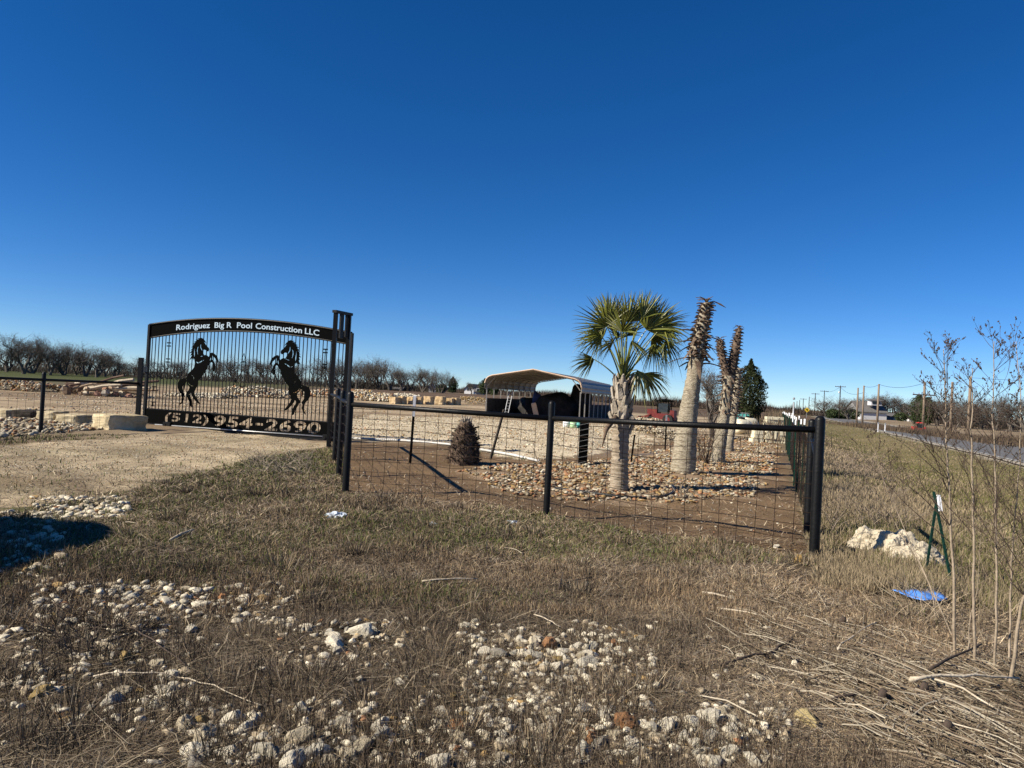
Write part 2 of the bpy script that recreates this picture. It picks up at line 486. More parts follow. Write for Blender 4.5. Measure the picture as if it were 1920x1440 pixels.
topedge = [guz(*p) for p in ((281, 608.5), (300, 606), (353, 600.5), (390, 598.3), (424, 597.6), (477, 599), (520, 603), (565.6, 609), (600, 613.5), (631, 618.6), (660, 624.5))]
botedge = [guz(*p) for p in ((279, 633.5), (300, 630.7), (335, 626), (400, 621.5), (440, 620.8), (477, 621.8), (520, 625), (565, 631), (600, 636), (631, 641), (658, 646))]
def interp(tb, u): return float(np.interp(u, [p[0] for p in tb], [p[1] for p in tb]))
u0 = topedge[0][0]; u1 = topedge[-1][0]
us = np.linspace(u0, u1, 40)
pt = np.polyfit([p[0] for p in topedge], [p[1] for p in topedge], 3); pb = np.polyfit([p[0] for p in botedge], [p[1] for p in botedge], 3)
TE = lambda u: float(np.polyval(pt, u)); BE = lambda u: float(np.polyval(pb, u))
band = [(u, TE(u)) for u in us]+[(u, BE(u)) for u in us[::-1]]
plate('top_panel', [band], .012, M['blackm'], gate)
mb = MB(); mb.tube([(u, -.005, TE(u)) for u in us], .035, 8); mb.tube([(u, -.005, BE(u)) for u in us], .024, 8)
mb.build('arch_rail', M['black'], gate, True)
for s, x0, x1 in (('Rodriguez', 331.5, 394), ('BigR', 403, 434.6), ('Pool', 445, 472.7), ('Construction', 480, 567), ('LLC', 573, 599.5)):
    lp = textloops(s.replace('gR', 'g R') if s == 'BigR' else s, .016)
    ua = guz(x0, 612)[0]; ub = guz(x1, 620)[0]
    lp = fitloops(lp, ua, ub, 0, .175, base=(0, .72))
    lp = [[(p[0], BE(p[0])*.5+TE(p[0])*.5-.085+p[1]) for p in l] for l in lp]
    plate('lettering', lp, .006, M['letter'], gate, y=-.016)
# lower panel with the number cut out
bt = [guz(270, 765.6), guz(658, 795)]; bb = [guz(268, 792), guz(656, 819.5)]
BT = lambda u: bt[0][1]+(bt[1][1]-bt[0][1])*(u-bt[0][0])/(bt[1][0]-bt[0][0])
BB = lambda u: bb[0][1]+(bb[1][1]-bb[0][1])*(u-bb[0][0])/(bb[1][0]-bb[0][0])
loops = [[(0.02, BT(0)), (u1, BT(u1)), (u1, BB(u1)), (0.02, BB(0))]]
for s, x0, x1 in (('(512)', 309.5, 391), ('954', 402.5, 474), ('-', 481, 493.5), ('2690', 497.5, 602)):
    lp = textloops(s, .026, shear=.10, spacing=1.06)
    ua = guz(x0, 785)[0]; ub = guz(x1, 800)[0]
    if s == '-': lp = [[(ua, .12), (ub, .12), (ub, .19), (ua, .19)]]
    else: lp = fitloops(lp, ua, ub, 0, .33, base=((-.15, .75) if '(' in s else (0, .7)))
    loops += [[(p[0], BB(p[0])*.5+BT(p[0])*.5-.165+p[1]) for p in l] for l in lp]
plate('number_panel', loops, .01, M['blackm'], gate, y=-.02)
mb = MB()
for a, b in ((bt, .0), (bb, .0)):
    mb.beam((0, 0, (BT if a is bt else BB)(0)), (u1, 0, (BT if a is bt else BB)(u1)), .05, .04)
mb.beam((0, .02, BB(0)-.10), (u1, .02, BB(u1)-.10), .08, .09)
mb.build('bottom_rail', M['black'], gate)
mb = MB(); mb.tube([(.5, -.045, BB(.5)-.035), (u1-.02, -.045, BB(u1)-.035)], .016, 8); mb.build('guide_rail', M['galv'], gate, True)
mb = MB()
ul = guz(281, 608)[0]
mb.beam((0, 0, BB(0)-.1), (0, 0, TE(ul)), .08, .09); mb.beam((u1, 0, BB(u1)-.1), (u1, 0, TE(u1)), .08, .09)
mb.build('side_frame', M['black'], gate)
NP = 54

for i in range(NP):
    u = u1*(i+1)/(NP+1)
    mb = MB(); mb.box((0, 0, (BE(u)-BB(u))/2), (.020, .020, BE(u)-BB(u)))
    o = mb.build('picket', M['black'], gate); o.location = (u, .012, BB(u))
HORSE = [(385,130),(405,112),(425,140),(452,172),(490,236),(530,275),(537,300),(525,330),(500,332),(488,312),(455,302),(440,312),(432,332),(445,365),(458,392),(482,384),(510,398),(530,420),(545,390),(560,355),(585,348),(622,368),(665,410),(672,440),(682,480),(675,515),(652,488),(640,450),(600,405),(588,398),(585,440),(582,462),(606,480),(625,520),(636,570),(632,622),(612,652),(590,640),(598,600),(604,560),(590,515),(570,497),(545,530),(515,560),(500,605),(470,662),(420,732),(370,782),(356,805),(363,840),(345,882),(320,930),(300,980),(312,1030),(350,1090),(392,1165),(350,1150),(300,1090),(255,1022),(250,988),(230,1000),(217,1012),(240,1060),(266,1120),(266,1215),(236,1202),(230,1150),(200,1080),(170,1010),(180,980),(215,940),(228,900),(200,860),(180,800),(185,730),(210,680),(262,630),(300,580),(311,520),(302,440),(311,370),(306,300),(316,240),(336,190),(365,150)]
SLITS = [[(412,195),(398,230),(396,270),(412,300),(430,330),(424,296),(408,268),(408,230)], [(378,232),(352,270),(342,320),(352,370),(366,386),(356,350),(356,300),(366,262)], [(325,488),(345,516),(372,520),(425,490),(465,462),(420,476),(372,504),(345,500)], [(392,412),(430,410),(462,390),(430,398)], [(250,705),(285,715),(300,760),(290,810),(288,760),(275,725)], [(192,795),(205,845),(240,878),(290,884),(250,866),(215,838)], [(560,420),(548,470),(528,508),(552,480),(568,450)]]
MANE = [[(395,118),(350,125),(375,138),(320,145),(345,160),(290,182),(320,190),(270,215),(300,222),(250,270),(285,262),(240,320),(275,305),(225,360),(262,350),(238,400),(268,385),(222,470),(262,440),(258,480),(285,435),(290,470),(302,430),(296,380),(300,300),(318,230),(345,185)], [(400,112),(430,120),(470,160),(490,200),(460,180),(440,165)], [(180,752),(130,762),(70,775),(40,830),(35,900),(55,960),(90,1000),(105,1060),(95,1130),(55,1190),(110,1150),(135,1090),(128,1040),(150,1010),(120,960),(110,900),(125,860),(150,820)], [(165,775),(140,830),(138,900),(158,960),(150,900),(158,840),(180,800)]]
def hz(p, mirror):
    px, py = 330+p[0]/8.47, 620+p[1]/8.47
    u, z = guz(px, py)
    if mirror:
        uc = guz(371, 700)[0]; ur = guz(545.5, 712)[0]
        u = ur-(u-uc)*.97; zb = guz(371, 764)[1]; zr = guz(548, 778.5)[1]
        z = zr+(z-zb)*1.02
    return (u, z)
for mir in (False, True):
    h = plate('horse_silhouette', [[hz(p, mir) for p in HORSE]]+[[hz(p, mir) for p in s] for s in SLITS], .012, M['blackm'], gate, y=-.028)
    for i, mm in enumerate(MANE):
        plate('mane' if i < 2 else 'tail', [[hz(p, mir) for p in mm]], .008, M['blackm'], h, y=-.028+.001*i)
# welded scroll ornaments
def scroll(mb, u, z, s):
    for sx in (-1, 1):
        pts = [(u+sx*s*(.15+.5*t)*math.cos(t*4.6-1.2), -.022, z+s*(.15+.5*t)*math.sin(t*4.6-1.2)+.3*s) for t in np.linspace(.15, 1, 14)]
        mb.tube(pts, .009, 5)
mb = MB()
uc, zc = guz(457, 688);  scroll(mb, uc, zc, .22); scroll(mb, uc, zc-.45, -.22)
mb.tube([(uc, -.022, zc+.42), (uc-.05, -.022, zc+.28), (uc, -.022, zc+.12), (uc+.05, -.022, zc+.28), (uc, -.022, zc+.42)], .009, 5)
mb.tube([(uc-.35, -.022, zc-.62), (uc, -.022, zc-.1), (uc+.35, -.022, zc-.62)], .008, 5)
mb.build('scroll_ornament', M['blackm'], gate)
for px_, y0, y1 in ((318, 643, 679), (611, 655, 690)):
    mb = MB()
    ua, za = guz(px_, y0); _, zb = guz(px_, y1)
    mb.tube([(ua, -.02, za), (ua, -.02, zb)], .013, 5)
    for z in (za, za-.10, zb, zb+.10): mb.box((ua, -.022, z), (.17, .012, .035))
    mb.build('twisted_bar', M['blackm'], gate)
for px_, y0, y1 in ((290, 725, 732), (288, 754, 761)):
    mb = MB()
    ua, za = guz(px_, y0); _, zb = guz(px_, y1)
    mb.tube([(ua, -.02, za), (ua, -.02, zb)], .012, 5)
    for z in (za, zb): mb.box((ua, -.022, z), (.15, .012, .03))
    mb.build('clasp', M['blackm'], gate)
for uu in (1.0, u1-.6):
    mb = MB(); mb.box((uu, 0, .08), (.30, .16, .16))
    for s in (-1, 1): mb.tube([(uu+s*.09, -.1, .07), (uu+s*.09, .1, .07)], .06, 10)
    mb.build('roller_carriage', M['black'], gate)
# latch post
lp_ = empty('latch_post', (L2.x, L2.y, H(L2.x, L2.y)), 'tall black square post with catch box holding the closed left gate end', 'gate post')
mb = MB(); mb.box((0, 0, .98), (.11, .11, 2.2)); mb.box((0, 0, 2.09), (.12, .12, .02)); mb.build('post', M['black'], lp_)
mb = MB(); a = V((L2.x, L2.y, 0)); bq = GL+V((-.05, 0, 0)); mb.beam((0, 0, 1.78), ((bq-a).x, (bq-a).y, 1.78), .12, .16); mb.build('catch_box', M['black'], lp_)
# guide frame at the right end
gp = empty('gate_guide_frame', S4, 'tall black double post frame guiding the right end of the sliding gate', 'gate post')
back = at(652, 700, S4.y+.55)-S4; back.z = 0; back.x -= .04
mb = MB(); mb.box((0, 0, 1.72), (.10, .10, 3.55)); mb.build('post', M['black'], gp)
mb = MB(); mb.box((back.x, back.y, 1.72), (.10, .10, 3.55)); mb.build('post', M['black'], gp)
mb = MB(); mb.beam(V((0, 0, 3.52))-back*.12, V((0, 0, 3.52))+back*1.12, .13, .07); mb.build('cap_beam', M['black'], gp)
mb = MB(); mb.beam(V((back.x*.45, back.y*.45, 3.48)), V((back.x*.45, back.y*.45, 2.85)), .05, .14, up=back); mb.beam(V((back.x*.8, back.y*.8, 3.48)), V((back.x*.8, back.y*.8, 2.9)), .04, .08, up=back)
mb.build('roller_bracket', M['black'], gp)

# ------------------------------------------------------------------ palms
M['ptrunk'] = mat('palm_trunk_fibre', (.21, .165, .115), (.44, .37, .28), 3.5, .9, 0, 1.0, 14, stretch=(2, 2, 12), spec=.1)
M['ptrunkw'] = mat('pale_palm_trunk', (.19, .155, .105), (.50, .44, .33), 3.2, .9, 0, 2.2, 12, stretch=(3, 3, 10), spec=.1, ramp=(.32, .60))
M['boot'] = mat('palm_leaf_bases', (.22, .185, .14), (.44, .385, .31), 4, .85, 0, .8, 20, stretch=(2, 2, 1), spec=.15)
M['bootd'] = mat('dark_leaf_bases', (.045, .032, .024), (.19, .135, .095), 5, .85, 0, .8, 20, spec=.15)
M['frond'] = mat('palm_frond', .75, 1.2, 4, .42, attr='Col', spec=.5)
M['shag'] = mat('shaggy_stump_fibre', .8, 1.2, 8, .9, attr='Col', spec=.1)
def trunk_mesh(path, rads, n=22, ring=.012, seg=50, seed=0):
    """noisy ringed trunk along a path of points"""
    path = [V(p) for p in path]
    vs = []; fs = []
    L = len(path)-1
    for i in range(seg+1):
        t = i/seg*L; k = min(int(t), L-1); f_ = t-k
        f2 = f_
        p = path[k].lerp(path[k+1], f2); r = rads[k]*(1-f_)+rads[k+1]*f_
        r *= 1+ring/max(r, .05)*math.sin(i*2.1)*.5
        for j in range(n):
            a = 2*PI*j/n
            rr = r*(1+.05*(mnoise.noise(V((math.cos(a)*1.6, math.sin(a)*1.6, i*.35+seed)))))+.006*mnoise.noise(V((j*.9, i*1.1, seed)))
            vs.append(p+V((math.cos(a)*rr, math.sin(a)*rr, 0)))
    for i in range(seg):
        for j in range(n): fs.append((i*n+j, i*n+(j+1) % n, (i+1)*n+(j+1) % n, (i+1)*n+j))
    fs.append(tuple(seg*n+j for j in range(n)))
    return MB().add(vs, fs)
def boot(mb, c, az, r, L, wd, up=.8, split=False, curl=0.0, th=.018):
    """old leaf base: a curved strap leaving the trunk at azimuth az"""
    o = V((math.cos(az), math.sin(az), 0)); s = V((-math.sin(az), math.cos(az), 0))
    N = 5; vs = []; fs = []
    for i in range(N+1):
        t = i/N
        outp = r*.92+L*(t*math.cos(up)+curl*t*t); z = L*(t*math.sin(up)-curl*1.0*t*t)
        w_ = wd*(1.15-.75*t)*(1 if i < N else .7)
        q = V(c)+o*outp+V((0, 0, z))
        vs += [q-s*w_/2, q+o*th*.9+V((0, 0, -th)), q+s*w_/2, q-o*th*.5+V((0, 0, th*.5))]
    for i in range(N):
        for k in range(4): fs.append((i*4+k, i*4+(k+1) % 4, i*4+4+(k+1) % 4, i*4+4+k))
    fs += [(N*4, N*4+1, N*4+2, N*4+3)]
    mb.add(vs, fs)
def frond(b, az, el, lp, size, droop, roll, root, nl=34, spread=2.3, dead=0.0, gdroop=.35):
    b = V(b)
    d = V((math.cos(az)*math.cos(el), math.sin(az)*math.cos(el), math.sin(el)))
    pts = [b]; dd = d.copy(); p = b.copy(); n = 7
    for i in range(n):
        dd = (dd+V((0, 0, -droop/n))).normalized(); p = p+dd*lp/n; pts.append(p.copy())
    base = MB()
    gcol = np.array((.105, .120, .020))*(1-dead)+np.array((.30, .22, .10))*dead
    base.tube(pts, [.018-.009*i/n for i in range(n+1)], 5, col=tuple(gcol*1.3))
    t = dd; s = t.cross(V((0, 0, 1)))
    s = s.normalized() if s.length > .05 else V((1, 0, 0))
    nrm = s.cross(t).normalized()
    s = (s*math.cos(roll)+nrm*math.sin(roll)).normalized(); nrm = s.cross(t).normalized()
    e = pts[-1]
    for i in range(nl):
        a = (i/(nl-1)-.5)*2*spread*.5*1.15
        a += U(-.02, .02)
        L = size*(1-.34*(abs(a)/spread)**1.5)*U(.88, 1.06)
        # blade folds up either side of the midrib, which keeps curving down
        fold = .10*abs(math.sin(a))
        dr = (t*math.cos(a)+s*math.sin(a)+nrm*fold).normalized()
        perp = (s*math.cos(a)-t*math.sin(a)).normalized()
        br = U(.45, 1.5); yel = U(0, .9)**3
        c = gcol*br+np.array((.12, .09, .0))*yel
        vs = []; gg = gdroop*U(.6, 1.5); tw = U(-.3, .3)
        ks = (0, .3, .6, .85, 1.0); ws = (.010, .030, .021, .010, .001)
        for k, wv in zip(ks, ws):
            q = e+dr*L*k+V((0, 0, -gg*L*k*k*k))
            wv *= size/.75
            pp = (perp*math.cos(tw*k)+nrm*math.sin(tw*k))
            vs += [q-pp*wv*.5, q+nrm*wv*.32, q+pp*wv*.5]
        fs = []
        for k in range(4):
            fs += [(k*3, k*3+1, k*3+4, k*3+3), (k*3+1, k*3+2, k*3+5, k*3+4)]
        base.add(vs, fs, tuple(c))
    return base.build('frond', M['frond'], root)
# --- living fan palm
pb_ = on(1160, 920)
palm = empty('fan_palm', (0, 0, 0), 'green fan palm with full crown standing nearest behind the pipe fence', 'palm tree')
top = at(1168, 712, pb_.y)
mid = pb_.lerp(top, .5)+V((.0, 0, 0))
tm = trunk_mesh([pb_-V((0, 0, .1)), pb_+V((.0, 0, .12)), pb_.lerp(top, .3), pb_.lerp(top, .62), top], [.185, .165, .155, .15, .12], ring=.02, seg=70)
tm.build('trunk', M['ptrunk'], palm, True)
mb = MB()
nb = 30
for i in range(nb):
    t = i/nb
    c = pb_.lerp(top, .52+.47*t)
    az = i*2.4+U(-.25, .25)
    boot(mb, c, az, .15-.02*t, U(.20, .32), U(.11, .17), up=U(1.12, 1.38), curl=U(-.04, .08), th=.035)
mb.build('leaf_bases', M['boot'], palm)
mb = MB()
e0 = at(1150, 792, pb_.y-.2); 
mb2 = MB()
pts = [at(1156, 782, pb_.y-.17), at(1146, 792, pb_.y-.24), at(1136, 806, pb_.y-.28), at(1133, 822, pb_.y-.28), at(1129, 838, pb_.y-.27)]
mb2.tube(pts, [.055, .05, .042, .022, .006], 6); mb2.build('hanging_leaf_base', M['bootd'], palm, True)
FR = []
crown = top+V((.0, 0, .02))
# (azimuth deg, elevation deg, petiole, size, droop, roll)
def fan(px, py, dy, ang, size, spread, tilt=0, gd=.10, dead=0.0, nl=30, start=None, bow=.08):
    """a fan leaf: stalk from the crown to its hub, stiff leaflets radiating from the hub"""
    hub = at(px, py, pb_.y+dy); st_ = start or crown+V((U(-.04, .04), U(-.04, .04), U(-.1, .0)))
    th = math.radians(ang-3); t = V((math.cos(th), U(-.25, .25)+dy*.5, math.sin(th))).normalized()
    ctrl = st_.lerp(hub, .5)+V((0, 0, bow+.10*(hub-st_).length))
    n = 8; pts = [st_*(1-k/n)**2+ctrl*2*(k/n)*(1-k/n)+hub*(k/n)**2 for k in range(n+1)]
    gcol = np.array((.118, .128, .020))*(1-dead)+np.array((.30, .22, .10))*dead
    base = MB(); base.tube(pts, [.016-.008*i/n for i in range(n+1)], 5, col=tuple(gcol*1.5))
    s_ = t.cross(V((0, 1, 0))).normalized(); nr = s_.cross(t).normalized()
    s_ = (s_*math.cos(tilt)+nr*math.sin(tilt)).normalized(); nr = s_.cross(t).normalized()
    bo = U(.75, 1.25)
    for i in range(nl):
        u_ = i/(nl-1)*2-1; a = u_*math.radians(spread)/2+U(-.035, .035)
        L = size*(1-.28*abs(u_)**2)*U(.84, 1.08)
        dr = (t*math.cos(a)+s_*math.sin(a)+nr*U(-.10, .10)).normalized(); pe = (s_*math.cos(a)-t*math.sin(a)).normalized()
        c = gcol*bo*U(.55, 1.45)+np.array((.14, .11, .01))*U(0, .85)**4
        gg = gd*U(.3, 1.8); ks = (0, .3, .6, .85, 1.0); ws = (.010, .034, .024, .011, .001); vs = []; tw = U(-.5, .5); pl = 1 if i % 2 else -1
        for k, wv in zip(ks, ws):
            q = hub+dr*L*k+V((0, 0, -gg*L*k**3)); wv *= size/.72
            pp = pe*math.cos(tw*k+.55*pl)+nr*math.sin(tw*k+.55*pl)
            vs += [q-pp*wv*.5, q+nr*wv*.25, q+pp*wv*.5]
        fs = []
        for k in range(4): fs += [(k*3, k*3+1, k*3+4, k*3+3), (k*3+1, k*3+2, k*3+5, k*3+4)]
        base.add(vs, fs, tuple(c))
    return base.build('frond', M['frond'], palm)
FANS = [(1138, 612, -.10, 128, .72, 190, .3), (1130, 634, .15, 165, .60, 170, -.5), (1126, 628, -.25, 212, .50, 150, .4, .35), (1152, 606, .28, 106, .72, 160, .6),
        (1178, 604, -.05, 90, .66, 150, -.3), (1166, 622, -.40, 100, .60, 170, .9), (1196, 600, .30, 76, .66, 150, .3), (1212, 618, -.08, 58, .82, 150, .25),
        (1228, 612, .12, 38, .68, 150, -.4), (1243, 612, -.15, 12, .55, 160, .3, .25), (1222, 632, .30, -8, .62, 150, -.6, .3), (1248, 640, -.05, -58, .50, 140, .5, .45),
        (1226, 646, .18, -72, .48, 130, -.5, .45), (1184, 640, -.45, -35, .45, 170, 1.1, .3), (1150, 642, -.42, 200, .45, 170, 1.0, .3), (1168, 618, .45, 95, .70, 180, -.9),
        (1144, 598, .05, 118, .58, 90, .2), (1204, 596, -.2, 66, .60, 90, -.2), (1176, 630, .5, 60, .6, 180, 1.2), (1160, 632, .4, 130, .6, 180, -1.2)]
for f_ in FANS: fan(*f_)
fan(1114, 674, -.05, 200, .47, 105, .3, .25, bow=.02)
fan(1195, 694, -.15, -62, .56, 95, .4, .30, dead=.25, bow=.10)
fan(1208, 700, .10, -30, .60, 90, -.3, .35, bow=.12)
fan(1160, 590, 0, 98, .30, 50, .2, .1, dead=.9, nl=12)
# --- trimmed dead palms
def stubs(mb, path, rads, n, L, wd, t0, t1, up=(.1, .9), seedaz=0):
    for i in range(n):
        t = (t0+(t1-t0)*(i+U(-.3, .3))/n); tt = t*(len(path)-1); k = min(int(tt), len(path)-2); f_ = tt-k
        c = V(path[k]).lerp(V(path[k+1]), f_); r = rads[k]*(1-f_)+rads[k+1]*f_
        boot(mb, c, i*2.4+U(-.2, .2)+seedaz, r, L*U(.7, 1.3), wd*U(.7, 1.2), up=U(*up), curl=U(.25, .75), th=.022)
b2 = on(1281, 886)
yy = b2.y
path = [b2-V((0, 0, .1)), b2+V((0, 0, .25)), at(1290, 778, yy), at(1301, 705, yy), at(1308, 655, yy), at(1317, 610, yy), at(1325, 568, yy)]
rads = [.285, .275, .215, .165, .175, .135, .10]
t2 = empty('dead_palm', (0, 0, 0), 'thick leaning dead palm with pale trunk and ragged dark top right of the green palm', 'palm tree')
trunk_mesh(path, rads, ring=.012, seg=90, seed=3).build('trunk', M['ptrunkw'], t2, True)
mb = MB(); stubs(mb, path, rads, 150, .085, .11, .60, 1.0, (.4, 1.2)); stubs(mb, path, rads, 26, .26, .13, .58, .80, (-1.1, .5)); mb.build('leaf_bases', M['bootd'], t2)
mb = MB()
for k in range(16):
    a = U(0, 2*PI); q = path[-1]; o = V((math.cos(a), math.sin(a), 0))
    mb.tube([q, q+o*.08+V((0, 0, .10)), q+o*U(.12, .3)+V((0, 0, U(.02, .14)))], [.016, .012, .006], 4)
q = path[-1]; mb.tube([q, q+V((.15, -.05, .04)), q+V((.30, -.08, -.03)), q+V((.42, -.1, -.10))], [.016, .012, .02, .004], 4)
mb.build('broken_stalks', M['bootd'], t2)
b3 = on(1346, 868); yy = b3.y
t3 = empty('dead_palm', (0, 0, 0), 'dead palm forked into two ragged arms behind the thick leaning palm', 'palm tree')
path = [b3-V((0, 0, .1)), b3+V((0, 0, .3)), at(1356, 790, yy), at(1364, 735, yy), at(1366, 705, yy)]; rads = [.21, .19, .165, .15, .17]
trunk_mesh(path, rads, seg=60, seed=5).build('trunk', M['ptrunkw'], t3, True)
mb = MB(); stubs(mb, path, rads, 60, .13, .1, .55, 1.0, (-.6, .9)); mb.build('leaf_bases', M['bootd'], t3)
for pp, rr in (([at(1364, 712, yy), at(1357, 680, yy), at(1352, 655, yy), at(1350, 636, yy)], [.13, .10, .085, .05]), ([at(1367, 712, yy+.1), at(1374, 680, yy+.1), at(1381, 645, yy+.1), at(1386, 615, yy+.1)], [.16, .14, .115, .06])):
    o = trunk_mesh(pp, rr, n=14, seg=30, seed=9).build('fork', M['bootd'], t3, True)
    mb = MB(); stubs(mb, pp, rr, 105, .06, .06, 0, 1, (.3, 1.1))
    q = pp[-1]
    for k in range(9):
        a = U(0, 2*PI); oo = V((math.cos(a), math.sin(a), 0)); mb.tube([q, q+oo*.07+V((0, 0, .06)), q+oo*U(.1, .22)+V((0, 0, U(-.03, .08)))], [.012, .009, .004], 4)
    mb.build('leaf_bases', M['bootd'], o)
b4 = on(1366, 848); yy = b4.y
t4 = empty('dead_palm', (0, 0, 0), 'farthest dead palm, slim and half hidden behind the forked one', 'palm tree')
path = [b4-V((0, 0, .1)), b4+V((0, 0, .3)), at(1373, 800, yy), at(1379, 750, yy), at(1384, 690, yy)]; rads = [.19, .16, .12, .12, .11]
trunk_mesh(path, rads, seg=50, seed=6).build('trunk', M['ptrunkw'], t4, True)
mb = MB(); stubs(mb, path, rads, 90, .12, .08, .6, 1.0, (.1, .9)); mb.build('leaf_bases', M['bootd'], t4)
# --- shaggy conical stump
cy = on(868, 868)
st = empty('palm_stump', (0, 0, 0), 'dark shaggy cone of a dead short palm with pale cut top', 'palm stump')
vs = MB()
core = [(.35, -.05), (.37, .15), (.33, .4), (.26, .65), (.18, .82), (.13, .95)]
mbc = MB()
for i, (r, z) in enumerate(core): pass
trunk_mesh([cy+V((0.02, 0, z)) for r, z in core], [r*.95 for r, z in core], seg=30, seed=8).build('core', M['bootd'], st, True)
mb = MB()
for i in range(2600):
    z = U(.0, .86); r = np.interp(z, [0, .15, .4, .65, .86], [.37, .385, .34, .27, .19]); a = U(0, 2*PI)
    o = V((math.cos(a), math.sin(a), 0)); s = V((-math.sin(a), math.cos(a), 0))
    q = cy+o*(r-.03)+V((0.02, 0, z)); L = U(.06, .17)
    e = q+o*L*U(.5, .9)+V((0, 0, L*U(-.5, .6)))+s*U(-.03, .03)
    c = np.array((.032, .021, .016))*U(.5, 1.9)
    mb.add([q-s*.008, q+s*.008, e], [(0, 1, 2)], tuple(c))
mb.build('fibre', M['shag'], st)
mb = MB()
for i in range(90):
    z_ = .05+.75*i/90; boot(mb, cy+V((.02, 0, z_)), i*2.4+U(-.3, .3), float(np.interp(z_, [0, .4, .86], [.33, .29, .15])), U(.05, .16), U(.05, .09), up=U(.2, 1.1), curl=U(-.1, .3))
mb.build('leaf_bases', mat('charred_leaf_bases', (.02, .014, .011), (.07, .048, .036), 6, .9), st)
mb = MB()
for i in range(26): boot(mb, cy+V((.02, 0, .82+.012*i*.6)), i*2.4, .10, U(.08, .15), .06, up=U(1.1, 1.4), th=.014)
mb.build('cut_leaf_bases', M['boot'], st)

# ------------------------------------------------------------------ rocks
def rock_verts(sub, seed):
    r = random.Random(seed)
    bm = bmesh.new(); bmesh.ops.create_icosphere(bm, subdivisions=sub, radius=1)
    pl = []
    for _ in range(10):
        n = V((r.gauss(0, 1), r.gauss(0, 1), r.gauss(0, 1))).normalized(); pl.append((n, r.uniform(.45, .9)))
    for v in bm.verts:
        d = v.co.normalized(); m = 1.05
        for n, k in pl:
            c = n.dot(d)
            if c > .05: m = min(m, k/c)
        m *= 1+.10*mnoise.noise(d*2.2+V((seed*3.1, 0, 0)))+.05*mnoise.noise(d*6+V((0, seed*1.7, 0)))
        v.co = d*m
    vs = np.array([v.co[:] for v in bm.verts]); fs = np.array([[v.index for v in f.verts] for f in bm.faces])
    bm.free(); return vs, fs
RB = [rock_verts(4, i) for i in range(9)]; RS = [rock_verts(2, 20+i) for i in range(8)]; RS3 = [rock_verts(3, 50+i) for i in range(8)]
def rotm(n):
    q = rng.normal(size=(n, 4)); q /= np.linalg.norm(q, axis=1)[:, None]; a, b, c, d = q.T
    return np.stack([np.stack([1-2*(c*c+d*d), 2*(b*c-a*d), 2*(b*d+a*c)], -1), np.stack([2*(b*c+a*d), 1-2*(b*b+d*d), 2*(c*d-a*b)], -1), np.stack([2*(b*d-a*c), 2*(c*d+a*b), 1-2*(b*b+c*c)], -1)], 1)
def rock_cloud(name, pos, size, cols, m, flat=.7, RS=None):
    """many stones merged to one object: pos (N,3), size (N,), cols (N,3)"""
    RS = RS or globals()['RS']
    N = len(pos); Vs = []; Fs = []; Cs = []; base = 0
    which = rng.integers(0, len(RS), N)
    for k in range(len(RS)):
        ix = np.where(which == k)[0]
        if not len(ix): continue
        v, f = RS[k]
        R = rotm(len(ix)); sc_ = rng.uniform([.8, .6, .5], [1.2, 1.0, .85], (len(ix), 3))
        vv = np.einsum('nij,nvj->nvi', R, v[None]*sc_[:, None, :])*size[ix][:, None, None]
        vv[:, :, 2] *= flat
        vv += pos[ix][:, None, :]
        Vs.append(vv.reshape(-1, 3)); n = len(v)
        Fs.append((f[None]+(base+np.arange(len(ix))*n)[:, None, None]).reshape(-1, 3)); base += len(ix)*n
        Cs.append(np.repeat(cols[ix], n, 0))
    return npmesh(name, np.concatenate(Vs), np.concatenate(Fs), np.concatenate(Cs), m, False)
def stonecols(n, w=(.5, .3, .1, .1), dim=1):
    pal = np.array([(.70, .63, .48), (.44, .36, .245), (.42, .28, .12), (.38, .20, .105)])
    c = pal[rng.choice(4, n, p=w)]*rng.uniform(.6, 1.08, (n, 1))*dim
    return c
rock_me = []
for i, (v, f) in enumerate(RB):
    me = bpy.data.meshes.new('limestone_rock'); me.from_pydata(v.tolist(), [], f.tolist()); me.materials.append(M['rockc']); rock_me.append(me)
sizes_done = []
def rock(px, py, s, col, label, group=None, name='limestone_rock', flat=.75, world=None, asp=1.0):
    p = on(px, py) if world is None else world
    s *= .76
    o = bpy.data.objects.new(name, random.choice(rock_me)); link(o)
    o.location = (p.x, p.y, p.z+s*.33*flat)
    o.rotation_euler = (U(-.4, .4), U(-.4, .4), U(0, 2*PI)); o.scale = (s*U(.85, 1.2)*asp, s*U(.65, .95), s*flat*U(.75, 1.05))
    o.color = (*col, 1); tag(o, label, 'rock', group); return o
WHT = (.76, .69, .54); CRM = (.64, .55, .39); YEL = (.46, .33, .14); ORG = (.44, .23, .11); GRY = (.42, .38, .31)
# notable ones
rock(1497, 1056, .13, (.50, .33, .12), 'orange-yellow stone lying just left of the front corner fence post', asp=1.2)
rock(1456, 1026, .06, WHT, 'small white stone in the grass below the last mesh panel')
rock(676, 1190, .12, WHT, 'largest white limestone rock in the left cluster of foreground stones')
rock(625, 1212, .10, WHT, 'long low white rock just left of the largest white limestone rock', asp=1.5)
rock(416, 1124, .065, (.62, .31, .14), 'orange stone at the right end of the left stone scatter')
rock(353, 1119, .06, (.62, .45, .22), 'tan stone on top of the left stone scatter, left of the orange one')
rock(355, 1187, .085, WHT, 'single white rock just below the left stone scatter')
rock(1135, 1340-.5, .05, WHT, 'white stone standing alone above the bottom stone scatter')
rock(1512, 1358, .10, (.50, .40, .20), 'yellowish rock alone in brown straw near the bottom right')
rock(78, 1305, .07, YEL, 'deep yellow stone among white ones at the lower left')
